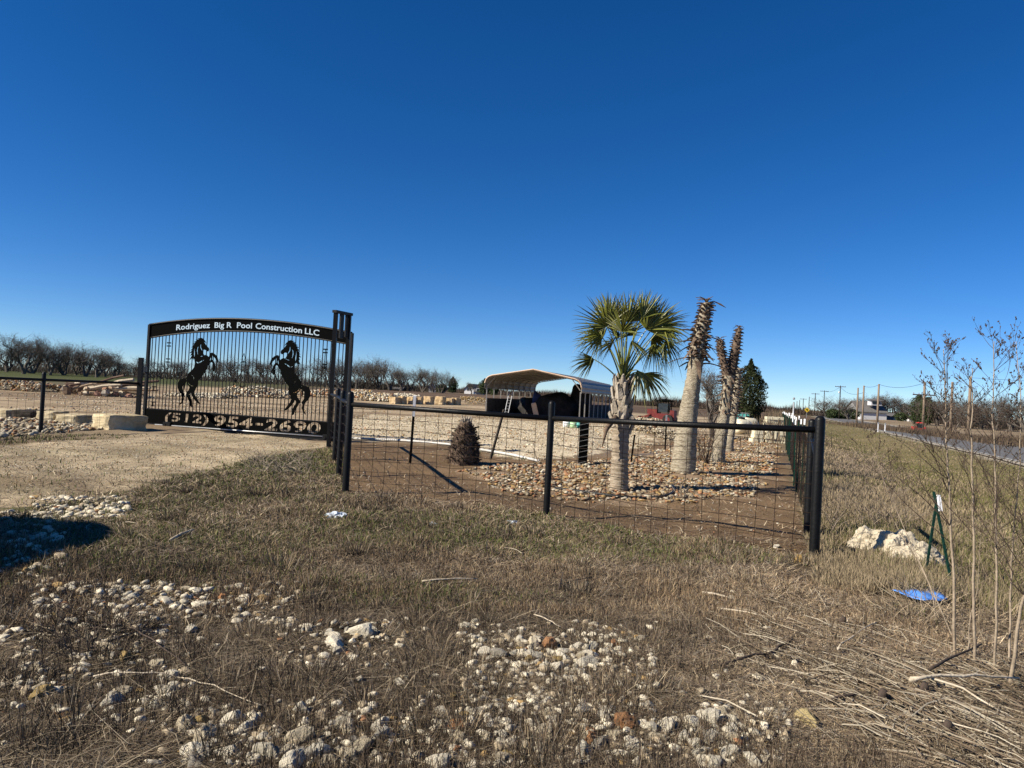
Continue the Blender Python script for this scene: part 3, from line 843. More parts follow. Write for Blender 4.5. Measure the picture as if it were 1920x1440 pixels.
patches = [((80, 480), (1102, 1165), 70, (.025, .06), 'pale limestone rock in the white stone scatter at left'),
           ((20, 330), (1215, 1350), 34, (.035, .08), 'limestone rock scattered in brown grass at lower left'),
           ((550, 720), (1175, 1235), 16, (.025, .07), 'limestone rock around the largest white rock left of centre'),
           ((890, 1160), (1178, 1260), 52, (.03, .085), 'limestone rock in the central foreground stone cluster'),
           ((700, 1250), (1245, 1330), 26, (.03, .06), 'limestone rock half hidden in stubble right below the central cluster'),
           ((340, 1460), (1335, 1440), 95, (.035, .095), 'limestone rock in the stone scatter along the bottom edge'),
           ((1250, 1410), (1345, 1440), 13, (.05, .10), 'large limestone rock piled at the bottom right of the stone scatter')]
for (xa, xb), (ya, yb), n, (sa, sb), lab in patches:
    for i in range(n):
        rr = math.sqrt(U(0, 1)) if n < 80 else 1; a = U(0, 2*PI)
        px_ = (xa+xb)/2+(xb-xa)/2*rr*math.cos(a) if n < 70 else U(xa, xb); py_ = (ya+yb)/2+(yb-ya)/2*rr*math.sin(a) if n < 70 else U(ya, yb)
        k = random.random(); col, cn = (WHT, 'white') if k < .58 else (CRM, 'cream') if k < .88 else (YEL, 'yellow') if k < .945 else (ORG, 'orange') if k < .96 else (GRY, 'grey')
        s = sa+(sb-sa)*U(0, 1)**1.8
        j = U(.75, 1.1)
        sz = 'small' if s < (sa+sb)/2 else 'bigger'
        rock(px_, py_, s, tuple(c*j for c in col), f'{sz} {cn} '+lab.replace('pale ', '').replace('large ', ''), lab.split(' in ')[0]+'s '+lab.split('rock')[-1].strip())
# smaller stones, uncountable
def px_scatter(n, xa, xb, ya, yb, fn=None):
    out = []
    for _ in range(n):
        x, y = U(xa, xb), U(ya, yb)
        if fn and not fn(x, y): continue
        p = on(x, y); out.append(p[:])
    return np.array(out)
pos = np.concatenate([px_scatter(900, 60, 560, 1095, 1180), px_scatter(620, 0, 360, 1180, 1370), px_scatter(1200, 860, 1230, 1170, 1330), px_scatter(1500, 200, 1480, 1320, 1440), px_scatter(420, 520, 760, 1160, 1260), px_scatter(500, 0, 1500, 1180, 1440), px_scatter(900, 60, 240, 935, 975), px_scatter(500, 0, 120, 960, 1110), px_scatter(60, 1200, 1700, 1100, 1400)])
cl = vn(pos[:, 0]*2.2, pos[:, 1]*2.2, 31); pos = pos[(cl+rng.random(len(pos))*.5 > .56)]
sz = (.008+.042*rng.random(len(pos))**2.2)*np.clip(pos[:, 1]/5, .8, 1.4)
tag(rock_cloud('loose_stones', pos+np.c_[0*sz, 0*sz, sz*.28+.004], sz, stonecols(len(pos), (.70, .25, .035, .015)), M['rockv'], .62, RS3), 'small pale stones strewn through the dry grass of the foreground', 'stones', kind='stuff')
# river stones of the palm bed
def poly_scatter(poly, n):
    P = np.array([p[:2] for p in poly]); lo, hi = P.min(0), P.max(0)
    q = rng.uniform(lo, hi, (n*4, 2)); q = q[inpoly(q[:, 0]+(vn(q[:, 0], q[:, 1], 3)-.5)*1.2, q[:, 1]+(vn(q[:, 0], q[:, 1], 4)-.5)*1.5, poly)][:n]
    return q
q = poly_scatter(STONEBED, 12000); keep = rng.random(len(q)) < np.clip((26/q[:, 1])**1.2, .2, 1); q = q[keep]
dens = vn(q[:, 0]/1.1, q[:, 1]/1.1, 41)
q = q[(dens > .25)]
sz = rng.uniform(.025, .075, len(q))
bedc = stonecols(len(q), (.14, .46, .17, .23), .84)
tag(rock_cloud('river_stones', np.c_[q, HN(q[:, 0], q[:, 1])+sz*.3], sz, bedc, M['rockv'], .55), 'tan and orange river stones covering the palm bed behind the fence', 'stones', kind='stuff')
q = poly_scatter(LEFTBED, 1800); sz = rng.uniform(.04, .11, len(q))
tag(rock_cloud('rubble_stones', np.c_[q, HN(q[:, 0], q[:, 1])+sz*.3], sz, stonecols(len(q), (.3, .5, .1, .1), .8), M['rockv']), 'grey brown rubble stones in the bed behind the left fence', 'stones', kind='stuff')
# gravel pieces on the drive and in the yard
q = poly_scatter(DRIVE, 16000); q = q[(q[:, 1] > 7) & (np.abs(q[:, 0]) < q[:, 1]*.8)]; sz = rng.uniform(.004, .014, len(q))*np.clip(q[:, 1]/10, .8, 1.5)
q2 = poly_scatter(WHITEG, 9000); sz2 = rng.uniform(.015, .05, len(q2)); YARD = [(-30, 24), (9, 24), (16, 60), (-34, 70)]; q4 = poly_scatter(YARD, 9000); sz4 = rng.uniform(.02, .075, len(q4)); q4 = q4[vn(q4[:, 0]/3, q4[:, 1]/3, 44) > .35]; sz4 = sz4[:len(q4)]; q2 = np.concatenate([q2, q4]); sz2 = np.concatenate([sz2, sz4])
q3 = poly_scatter(BED, 1500); sz3 = rng.uniform(.006, .028, len(q3)); qq = np.concatenate([q, q2, q3]); ss = np.concatenate([sz, sz2, sz3])
tag(rock_cloud('gravel_stones', np.c_[qq, HN(qq[:, 0], qq[:, 1])+ss*.2], ss, stonecols(len(qq), (.38, .44, .10, .08), .92), M['rockv']), 'loose limestone gravel on the drive and yard', 'gravel', kind='stuff')
# piles
def solveY(px, py):
    a, b = 3.0, 400.0
    d = ray(px, py)
    for _ in range(50):
        m_ = (a+b)/2; q = V((d.x/d.y*m_, m_, CAMH+d.z/d.y*m_))
        if q.z > H(q.x, q.y): a = m_
        else: b = m_
    return a
def pile(px0, px1, pyb, hp, n, s, label, w=(.4, .4, .1, .1), dim=.95, name='rock_pile', lumps=3, depth=4, sub=None):
    Y = solveY((px0+px1)/2, pyb); h = hp/F*Y; s = s*Y/60
    a = at(px0, pyb, Y); b = at(px1, pyb, Y); L = (b-a).length
    cs = [((i+.5)/lumps+U(-.1, .1)/lumps, U(.6, 1)) for i in range(lumps)]
    t = rng.uniform(0, 1, n); v = rng.uniform(-1, 1, n)
    env = np.zeros(n)
    for c, k in cs: env = np.maximum(env, k*np.clip(1-np.abs((t-c)*lumps*.62)**1.6, 0, 1))
    env = env*np.sqrt(np.clip(1-v*v, 0, 1))
    x = a.x+(b.x-a.x)*t; y = Y+v*depth/2
    z = HN(x, y)+env*h*rng.uniform(.75, 1.05, n)
    sz_ = rng.uniform(.4, 1.0, n)*s
    o = rock_cloud(name, np.c_[x, y, z], sz_, stonecols(n, w, dim), M['rockv'], .85)
    return tag(o, label, 'rock pile')
pile(-60, 100, 731, 24, 1100, .20, 'long pile of broken orange stone at the far left', (.2, .4, .15, .25), .85)
pile(325, 430, 745, 10, 900, .17, 'low white rubble ridge seen through the left horse of the gate', (.7, .3, 0, 0))
pile(425, 545, 744, 20, 900, .2, 'whitish rubble heap seen through the middle of the gate', (.5, .3, .1, .1))
pile(545, 640, 744, 17, 700, .18, 'reddish rubble heap seen right of the right horse of the gate', (.3, .3, .1, .3))
pile(655, 738, 751, 22, 1100, .20, 'heap of broken limestone just right of the tall gate guide', (.45, .3, .1, .15), lumps=2)
pile(740, 785, 747, 10, 160, .18, 'small white rubble heap behind the cut stone blocks', (.9, .1, 0, 0))
pile(862, 912, 757, 13, 700, .09, 'low mound of yellow crushed stone left of the carport', (.1, .4, .5, 0), lumps=1)
pile(1190, 1240, 812, 32, 900, .16, 'tan mound of loose rock between the green palm and the red loader', (.3, .5, .1, .1), lumps=2, depth=2)
pile(1225, 1262, 822, 30, 700, .13, 'grey gravel mound next to the thick palm trunk', (.3, .7, 0, 0), .8, lumps=1, depth=2)
# stone blocks
def block(px0, px1, pyb, pyt, Y, depth, rz, label, name='limestone_block', m=None, seed=0, loc=None, dims=None):
    if Y is None: Y = solveY((px0+px1)/2, pyb)
    a = at(px0, pyb, Y); b = at(px1, pyb, Y); t = at(px0, pyt, Y)
    L = (b-a).length; h = t.z-a.z
    if dims: L, depth, h = dims
    r = random.Random(seed)
    bm = bmesh.new(); bmesh.ops.create_cube(bm, size=1)
    bmesh.ops.subdivide_edges(bm, edges=bm.edges[:], cuts=7, use_grid_fill=True)
    for v in bm.verts:
        c = v.co.copy(); v.co = V((c.x*L, c.y*depth, (c.z+.5)*h))
        edge = sum(abs(abs(k)-.5) < .01 for k in c)
        nz = mnoise.noise_vector(V((c.x*3+seed, c.y*3, c.z*3)))*.05*min(L, h, depth)*2
        v.co += nz
        if edge > 1: v.co = v.co*1 + V((-c.x*.05*L, -c.y*.05*depth, -(c.z)*.05*h))
    me = bpy.data.meshes.new(name); bm.to_mesh(me); bm.free(); me.materials.append(m or M['lime'])
    o = bpy.data.objects.new(name, me); c = (a+b)/2 if loc is None else V(loc)
    o.location = (c.x, c.y, H(c.x, c.y)-.03); o.rotation_euler = (0, 0, rz); link(o)
    return tag(o, label, 'stone block', 'cut limestone blocks')
ab = [(733, 748, 'leftmost cut stone block in the yard row', .6), (748, 760, 'yellow cut stone block second from the left in the yard row', .35), (764, 779, 'third cut stone block of the yard row from the left', .5), (782, 792, 'narrow upright block behind the white marker stake', .2), (795, 812, 'cut stone block in the middle of the yard row', .45), (817, 834, 'cut stone block third from the right end of the yard row', .4), (838, 850, 'cut stone block second from the right end of the yard row', .3), (848, 862, 'rounded last block at the right end of the yard row', .5)]
M['limey'] = mat('yellow_cut_stone', (.36, .25, .13), (.56, .43, .27), 2, .9, 0, .9, 9, spec=.1)
for i, (a_, b_, l_, rz) in enumerate(ab):
    block(a_, b_, 757+(a_-733)*.02, 742+(a_-733)*.02+U(-1, 2), None, .8, -rz, l_, seed=i, m=M['limey'])
# blocks beside the gate
for i, (x0, x1, yb, yt, Y_, dep, lab) in enumerate([(-60, 34, 783, 765, 24.5, .9, 'long cream stone block at the left picture edge behind the fence'), (82, 116, 787, 767, 23.6, .8, 'rough yellow stone block right of the first left fence post'), (117, 160, 790, 770, 23.2, .8, 'rough stone block between the yellow block and the big corner block'), (160, 252, 787, 776, 24.6, .8, 'long low cream stone block behind the big corner block')]):
    block(x0, x1, yb, yt, Y_, dep, -.08, lab, seed=40+i)
c0 = G(196, 808)
block(0, 1, 0, 0, 21, 1, -.62, 'big cream limestone corner block with its left face sunlit beside the gate', seed=51, loc=(c0.x+.1, c0.y+.6, 0), dims=(1.0, 1.15, .48))
# two dark chunks on the block wall
o = block(35, 76, 785, 767, 24.2, .8, 0, 'dark black stone block between the cream blocks at left', m=M['bark2'], seed=60)
o = block(87, 108, 768, 758, 27.5, .5, 0, 'small black box standing in the yard behind the left fence', name='black_box', m=M['blackm'], seed=61); o['category'] = 'box'; del o['group']
# debris pile left
dbx = MB(); Yd = solveY(180, 741)
for i in range(55):
    a = at(U(120, 235), U(722, 738), Yd+U(-2, 2)); a.z = H(a.x, a.y)+U(.05, .9); L = U(.6, 2.8); th = U(-.5, .5); el = U(-.3, .5)
    dbx.tube([a, a+V((math.cos(th)*L*.5, U(-.3, .3), math.sin(el)*L*.4)), a+V((math.cos(th)*L, U(-.5, .5), max(-a.z+.15, math.sin(el)*L*.6)))], [U(.05, .15)]*3, 6, col=random.choice([(.45, .38, .28), (.30, .22, .15), (.12, .08, .06), (.55, .47, .36)]))
for i in range(60):
    a = at(U(120, 240), 736, Yd+U(-2, 2)); dbx.sphere((a.x, a.y, H(a.x, a.y)+U(0, .5)), U(.1, .35), 6, 4, jit=.35, col=random.choice([(.4, .3, .2), (.25, .17, .11), (.5, .44, .34), (.35, .2, .14)]))
tag(dbx.build('brush_pile', M['rockv']), 'heap of pale tree trunks, roots and rubble behind the left fence', 'debris pile')

# ------------------------------------------------------------------ carport and what stands in it
M['roofm'] = mat('carport_sheet', (.19, .165, .135), (.29, .26, .22), 5, .5, .2, spec=.4)
M['roofu'] = mat('carport_frame', (.26, .245, .22), (.38, .36, .33), 8, .5, .4)
M['darkpanel'] = mat('dark_wall_panel', (.012, .012, .014), (.03, .028, .028), 4, .8)
M['tan'] = mat('tan_trim', (.50, .36, .25), (.62, .46, .33), 6, .6)
M['tarp'] = mat('shade_black_tarp', (.010, .009, .009), (.03, .026, .024), 3, .8, 0, .6, 6)  # near-black colour carries the carport's shade on the things inside
cpx = empty('carport', (0, 0, 0), 'open metal carport with arched ribbed roof standing in the yard', 'carport')
phi = math.radians(18); ax = V((math.sin(phi), math.cos(phi), 0)); sx_ = V((math.cos(phi), -math.sin(phi), 0))
cr = G(1089, 791); cr = V((4.5, 49, 0)); Wd = 6.5; Ln = 12.0
cl_ = cr-sx_*Wd
def cpp(s, t, z): q = cl_+sx_*s+ax*t; return V((q.x, q.y, z))
prof = [(-.12, 1.95), (-.12, 2.3), (-.05, 2.55), (.10, 2.72), (.35, 2.83), (Wd/2, 3.35), (Wd-.35, 2.83), (Wd-.10, 2.72), (Wd+.05, 2.55), (Wd+.12, 2.3), (Wd+.12, 1.95)]
# sheet with ribs running from front to back
mb = MB(); N = 12
dense = []
for (a, b), (c, d_) in zip(prof[:-1], prof[1:]):
    L = math.hypot(c-a, d_-b); k = max(1, int(L/.11))
    for i in range(k): dense.append((a+(c-a)*i/k, b+(d_-b)*i/k, (c-a)/L, (d_-b)/L))
dense.append((*prof[-1], 0, -1))
vs = []; fs = []
for i, (s, z, dx, dz) in enumerate(dense):
    e = .022 if i % 2 else 0
    for t in (-.15, Ln+.15):
        for o_ in (e, e-.012): vs.append(cpp(s-dz*o_, t, z+dx*o_))
for i in range(len(dense)-1):
    a = i*4; b = a+4
    fs += [(a, b, b+2, a+2), (a+1, a+3, b+3, b+1), (a, a+1, b+1, b), (a+2, b+2, b+3, a+3)]
mb.add(vs, fs); mb.build('roof', M['roofm'], cpx)
for i in range(9):
    t = Ln*i/8
    mb = MB(); mb.tube([cpp(s+(.05 if s < Wd/2 else -.05)*(s != Wd/2), t, z-.05) for s, z in prof], .035, 4); mb.build('roof_hoop', M['roofu'], cpx)
    for s in (-.02, Wd+.02):
        mb = MB(); p0 = cpp(s, t, -.1); p0.z = H(p0.x, p0.y)-.1; mb.beam(p0, cpp(s, t, 2.0), .07, .07); mb.build('post', M['roofu'], cpx)
mb = MB(); mb.tube([cpp(s*1.0, -.17, z+.01) for s, z in prof[1:10]], .05, 4); mb.build('gable_trim', M['tan'], cpx)
for s in (.0,):
    mb = MB()
    for i in range(40):
        mb.box(cpp(.05, i*.3+.15, .66), (.025 if i % 2 else .04, .30, 1.25), rz=-phi)
    mb.build('side_wall', M['darkpanel'], cpx)
mb = MB()
for i in range(24): mb.box(cpp(Wd-.06, 3.6+i*.35, .60), (.03 if i % 2 else .05, .35, 1.15), rz=-phi)
mb.build('side_wall', M['darkpanel'], cpx)
for s0, s1, sg in ((.0, .5, 1), (Wd, Wd-.5, -1)):
    mb = MB(); mb.tube([cpp(s0, 0, 2.1), cpp(s0+sg*.55, 0, 2.78)], .03, 4); mb.build('knee_brace', M['roofu'], cpx)
def lump(name, c, sc_, m, label, cat, seed=0, rz=0, noise=.25, ring=18):
    bm = bmesh.new(); bmesh.ops.create_icosphere(bm, subdivisions=4, radius=1)
    for v in bm.verts:
        d = v.co.copy(); k = 1+noise*mnoise.noise(d*1.6+V((seed, 0, 0)))+noise*.4*mnoise.noise(d*4+V((0, seed, 0)))
        q = V((d.x*abs(d.x)**-.25 if abs(d.x) > 1e-3 else 0, d.y*abs(d.y)**-.25 if abs(d.y) > 1e-3 else 0, d.z))
        v.co = V((q.x*sc_[0]*k, q.y*sc_[1]*k, max(-.02, (d.z*k+.15))*sc_[2]))
    me = bpy.data.meshes.new(name); bm.to_mesh(me); bm.free(); me.materials.append(m); me.shade_smooth()
    o = bpy.data.objects.new(name, me); o.location = (c[0], c[1], H(c[0], c[1])); o.rotation_euler = (0, 0, rz); link(o)
    return tag(o, label, cat)
q = cpp(3.3, 5.5, 0); lump('covered_machine', q, (1.9, 1.9, 1.55), M['tarp'], 'tarped machine, shade-black in colour, filling the middle of the carport', 'machine', 3)
q = cpp(5.1, 6.5, 0); lump('hay_roll', q, (.9, 1.0, 2.35), M['tarp'], 'tall rounded bundle, shade-black in colour, at the right side of the carport', 'bundle', 5, noise=.15)
q = cpp(1.4, 6, 0); lump('covered_machine', q, (1.1, 1.9, 1.2), M['tarp'], 'low tarped pile, shade-black in colour, at the left inside the carport', 'machine', 8)
M['blue'] = mat('blue_tarp', (.02, .03, .10), (.05, .07, .20), 4, .7, 0, .6, 8)
q = cpp(2.2, 4.8, 0); lump('blue_tarp', q, (.4, .5, 1.65), M['blue'], 'dark blue tarp bundle standing in the carport', 'tarp', 9)
q = cpp(2.9, 2.6, 0); o = block(0, 1, 0, 0, 50, 1, .4, 'weathered tan plank leaning under the middle of the carport', name='plank', m=M['tan'], seed=70, loc=q, dims=(.35, .10, 1.15)); o['category'] = 'plank'; del o['group']; o.rotation_euler = (.15, -.25, -.2)
# ladder
ld = empty('ladder', (0, 0, 0), 'white ladder leaning inside the left of the carport', 'ladder')
a = at(948, 778, 50.5); b = at(958, 735, 51.5); a.z = H(a.x, a.y)
for s in (-.12, .12):
    mb = MB(); mb.beam(a+V((s, 0, 0)), b+V((s, 0, 0)), .04, .03); mb.build('rail', M['galv'], ld)
for i in range(1, 9):
    p = a.lerp(b, i/9); mb = MB(); mb.tube([p-V((.12, 0, 0)), p+V((.12, 0, 0))], .016, 5); mb.build('rung', M['galv'], ld)
def bucket(px, py, Y, r, h, m, label, cat='bucket', name='bucket'):
    p = at(px, py, Y); z = H(p.x, p.y)
    e = empty(name, (p.x, p.y, z), label, cat)
    mb = MB(); mb.tube([(0, 0, 0), (0, 0, h)], [r*.85, r], 14); mb.build('body', m, e, True)
    mb = MB(); mb.tube([(0, 0, h), (0, 0, h+.03)], [r*1.06, r*1.06], 14); mb.build('lid', m, e)
    return e
M['teal'] = mat('teal_plastic', (.05, .26, .24), (.09, .36, .33), 5, .4)
M['lgreen'] = mat('pale_green_plastic', (.28, .50, .25), (.55, .70, .45), 8, .5)
bucket(1062, 795, 40.5, .20, .34, M['white'], 'white bucket on the gravel in front of the carport')
bucket(1075, 796, 40.2, .18, .28, M['lgreen'], 'pale green bucket next to the white one by the carport')
bucket(1086, 797, 40.6, .16, .30, M['teal'], 'teal bucket rightmost of the three by the carport')

# ------------------------------------------------------------------ red loader, tote, tanks, stacked stone
M['red'] = mat('red_paint', (.10, .008, .008), (.15, .014, .010), 6, .5, spec=.4)
M['rubber'] = mat('tyre_rubber', (.012, .012, .012), (.025, .024, .022), 8, .85)
M['glass'] = mat('dark_glass', (.015, .02, .025), (.03, .035, .04), 4, .15, spec=.6)
M['cream'] = mat('cream_plastic', (.68, .62, .44), (.78, .72, .54), 3, .5)
def loader(px, pyb, Y, k, label, rz=0, roofc='blackm', name='loader', bodym='red'):
    p = at(px, pyb, Y); e = empty(name, (p.x, p.y, H(p.x, p.y)), label, 'tractor', rz=rz); e.scale = (k, k, k)
    mb = MB(); mb.box((0, 0, .75), (2.2, .9, .55)); mb.box((.8, 0, 1.15), (1.0, .75, .45)); mb.box((-1.1, 0, .9), (.4, .8, .9)); mb.build('body', M[bodym], e)
    mb = MB()
    for x in (-.75, .3):
        for y in (-.42, .42): mb.beam((x, y, 1.0), (x, y, 2.15), .07)
    mb.build('cab_frame', M['blackm'], e)
    mb = MB(); mb.box((-.22, 0, 2.2), (1.4, 1.05, .10)); mb.sphere((-.22, 0, 2.22), .6, 10, 6, (1.1, .85, .25)); mb.build('canopy', M[roofc], e)
    mb = MB(); mb.box((-.22, 0, 1.55), (.9, .8, .8)); mb.build('windscreen', M['glass'], e)
    for x, r in ((-.8, .48), (.85, .36)):
        for y in (-.6, .6):
            mb = MB(); mb.tube([(x, y-.13, r), (x, y+.13, r)], r, 18); t_ = mb.build('tyre', M['rubber'], e, False)
            mb = MB(); mb.tube([(x, y-.14, r), (x, y+.14, r)], r*.5, 14); mb.build('rim', M['red'], t_)
    mb = MB(); mb.beam((.9, -.5, .9), (2.0, -.5, .5), .1); mb.beam((.9, .5, .9), (2.0, .5, .5), .1); mb.build('loader_arm', M[bodym], e)
    mb = MB(); mb.add([(2.0, -.8, .1), (2.0, .8, .1), (1.95, -.8, .7), (1.95, .8, .7), (2.5, -.8, .08), (2.5, .8, .08)], [(0, 1, 3, 2), (0, 4, 5, 1), (0, 2, 4), (1, 5, 3)]); mb.build('scoop', M[bodym], e)
    return e
loader(1240, 795, 54, .78, 'red loader with black canopy parked beyond the palm bed', rz=2.6)
M['redb'] = mat('bright_red_paint', (.45, .03, .03), (.60, .05, .04), 6, .5)
loader(1722, 802, 72, .45, 'small red tractor across the road beside a wooden pole', rz=2.9, roofc='redb', bodym='redb')
o = rock_cloud('boulder', np.array([[*at(1224, 790, 50)[:2], .35]]), np.array([.75]), np.array([(.42, .30, .20)]), M['rockv']); tag(o, 'big tan boulder beside the red loader', 'boulder')
# tote
p = at(1384, 797, 50); tz = H(p.x, p.y)
e = empty('water_tote', (p.x, p.y, tz), 'teal plastic tank in a wire cage beyond the palms', 'water tank', rz=-.3)
mb = MB(); mb.box((0, 0, .62), (1.35, 1.1, 1.0)); mb.build('tank', M['teal'], e)
mb = MB()
for i in range(7):
    x = -.7+1.4*i/6
    for y in (-.58, .58): mb.tube([(x, y, .1), (x, y, 1.2)], .018, 4)
for i in range(5):
    z = .12+1.05*i/4
    mb.tube([(-.7, -.58, z), (.7, -.58, z), (.7, .58, z), (-.7, .58, z), (-.7, -.58, z)], .018, 4)
mb.build('cage', M['galv'], e)
mb = MB(); mb.box((0, 0, .05), (1.4, 1.2, .1)); mb.build('pallet', M['bark'], e)
def htank(px, Y, r, L, rz, label):
    p = at(px, 800, Y); e = empty('storage_tank', (p.x, p.y, H(p.x, p.y)), label, 'storage tank', 'cream plastic tanks', rz=rz)
    mb = MB(); pts = []; rr = []
    for t in np.linspace(-1, 1, 22):
        pts.append((t*L/2, 0, r+.05)); rr.append(r*(max(0, 1-abs(t)**5))**.5+.01)
    mb.tube(pts, rr, 24); mb.build('shell', M['cream'], e, True)
    mb = MB(); mb.tube([(0, 0, 2*r+.02), (0, 0, 2*r+.14)], .16, 12); mb.build('cap', M['blackm'], e)
htank(1391, 42, .42, 1.1, .5, 'front cream plastic tank right of the teal cage tank')
htank(1403, 45, .46, 1.2, .5, 'rear cream plastic tank behind the front one')
M['cstone'] = mat('stacked_cream_stone', (.62, .56, .38), (.76, .70, .52), 3, .9, 0, .5, 9)
for j in range(2):
    p = at(1452-j*10, 806+j*14, 44-j*9)
    for lv in range(6-j*3):
        for k in range(3):
            L = 1.7-.12*lv
            mb = MB(); mb.box((0, 0, .09), (L/3-.03, .5, .17))
            o = mb.build('stone_slab', M['cstone'])
            o.location = (p.x+(k-1)*L/3+U(-.04, .04), p.y+U(-.05, .05), H(p.x, p.y)+.185*lv); o.rotation_euler = (U(-.03, .03), U(-.03, .03), U(-.1, .1))
            tag(o, f'cream stone slab, {("left","middle","right")[k]} of layer {("one","two","three","four","five","six")[lv]} from the ground in the {("tall","low")[j]} stack', 'stone slab', 'stacked cream stone slabs')

# ------------------------------------------------------------------ stakes, posts, hose, pipe, net in the yard
def leanpost(p0, p1, r, m, name, label, cat, tipm=None, tipf=.2):
    e = empty(name, p0, label, cat)
    d = V(p1)-V(p0); k = d*(1-tipf) if tipm else d
    mb = MB(); mb.beam(-d*.05, k, r*2, r*2); mb.build('shaft', m, e)
    if tipm: mb = MB(); mb.beam(k, d, r*2.2, r*2.2); mb.build('tip', tipm, e)
    return e
p = on(769, 868); leanpost(p, at(778, 742, p.y-.3), .024, M['blackm'], 'marker_stake', 'leaning stake with broad white top left of the shaggy stump', 'stake', M['white'], .30)
p = on(920, 860); leanpost(p, at(945, 768, p.y+.2), .024, M['bark2'], 'steel_stake', 'rusty bar leaning to the right of the shaggy stump', 'stake')
p = on(1092, 872); e = empty('thick_post', p, 'short thick black post wrapped in chicken wire behind the middle fence post', 'post')
mb = MB(); mb.box((0, 0, .5), (.20, .20, 1.25)); mb.build('post', M['blackm'], e)
mb = MB()
for i in range(9):
    z = .05+i*.13; mb.tube([(-.12, -.12, z), (.12, -.12, z+.06), (.12, .12, z), (-.12, .12, z+.06), (-.12, -.12, z)], .004, 3)
mb.build('wire_wrap', M['netwire'], e)
p = on(1183, 868); leanpost(p, at(1190, 815, p.y), .02, M['blackm'], 'steel_stake', 'short dark stake leaning behind the green palm trunk', 'stake')
p = on(1247, 845); leanpost(p, at(1250, 778, p.y), .022, M['blackm'], 'steel_stake', 'dark stake with pale tip between the two nearest palms', 'stake', M['galv'], .18)
p = on(1010, 870); leanpost(p, at(1000, 840, p.y), .012, M['sap'], 'dry_stick', 'thin dry stick poking up left of the middle fence post', 'stick')
# edging pipe
M['cement0'] = mat('weathered_pvc', (.42, .41, .38), (.58, .57, .54), 5, .6)
mb = MB(); mb.tube([on(a, b)+V((0, 0, .05)) for a, b in ((640, 824), (700, 826), (760, 829), (840, 836), (900, 846), (960, 856), (1010, 868))], .032, 8)
tag(mb.build('plastic_pipe', M['cement0'], None, True), 'white plastic pipe lying along the edge of the gravel yard', 'pipe')
M['hose'] = mat('black_hose', (.012, .012, .012), (.02, .02, .02), 8, .5)
mb = MB()
def sm(pts, n=6):
    P = [pts[0]]+pts+[pts[-1]]; out = []
    for i in range(1, len(P)-2):
        for k in range(n):
            t = k/n; a, b, c, d = P[i-1], P[i], P[i+1], P[i+2]
            out.append(.5*((2*b)+(c-a)*t+(2*a-5*b+4*c-d)*t*t+(3*b-a-3*c+d)*t*t*t))
    return out+[pts[-1]]
mb.tube(sm([on(a, b)+V((0, 0, .03)) for a, b in ((1040, 918), (1100, 926), (1160, 934), (1215, 937), (1250, 932), (1264, 922), (1262, 914))]), .022, 7)
tag(mb.build('garden_hose', M['hose'], None, True), 'black hose curving round the foot of the green palm', 'hose')
# chicken wire net draped between the thick post and the palm bed
mb = MB()
for j in range(7):
    pts = []
    for i in range(25):
        t = i/24; a = on(1098, 862).lerp(on(1235, 852), t); sag = .95*(1-j/7)*(1-1.1*min(1, t*2.2))+.02
        pts.append((a.x, a.y+.15*math.sin(t*9+j), a.z+max(.03, sag)+.03*math.sin(i*2.4+j)))
    mb.tube(pts, .003, 3, False)
for i in range(60):
    t = i/60; a = on(1098, 862).lerp(on(1235, 852), t); s0 = .95*(1-1.1*min(1, t*2.2))+.02
    mb.tube([(a.x, a.y, a.z+max(.04, s0)), (a.x+.03, a.y+.05, a.z+max(.03, s0)*.5), (a.x-.02, a.y, a.z+.02)], .003, 3, False)
tag(mb.build('wire_net', M['netwire']), 'sagging grey wire netting between the thick post and the palms', 'netting')
# dead twigs by the palm
def twigs(name, px, py, n, L, label, spread=.8, r=.006, m='twig', cat='dry weed', Yk=None):
    p = on(px, py); mb = MB()
    for i in range(n):
        a = U(0, 2*PI); s = U(.1, spread); l = L*U(.5, 1.1)
        d = V((math.cos(a)*s, math.sin(a)*s, 1)).normalized()
        pts = [V((U(-.04, .04), U(-.04, .04), -.02))]
        for k in range(5): d = (d+V((U(-.25, .25), U(-.25, .25), U(-.1, .1)))).normalized(); pts.append(pts[-1]+d*l/5)
        mb.tube(pts, [r*(1-.16*k) for k in range(6)], 4)
        for k in (2, 3, 4):
            d2 = (d+V((U(-1, 1), U(-1, 1), U(0, .6)))).normalized(); mb.tube([pts[k], pts[k]+d2*l*.25], [r*.5, r*.25], 3)
    return tag(mb.build(name, M[m], None, loc=p), label, cat)
twigs('dry_weed', 1277, 935, 9, .35, 'tuft of pale dead twigs in front of the green palm', .7, .009, 'sap')
twigs('dry_weed', 1325, 870, 26, 1.6, 'thin bare bush between the thick palm and the forked palm', .45, .008, 'twig')
twigs('dry_weed', 1312, 866, 18, 1.1, 'low bare bush touching the thick palm trunk on its right', .5, .007, 'twig')

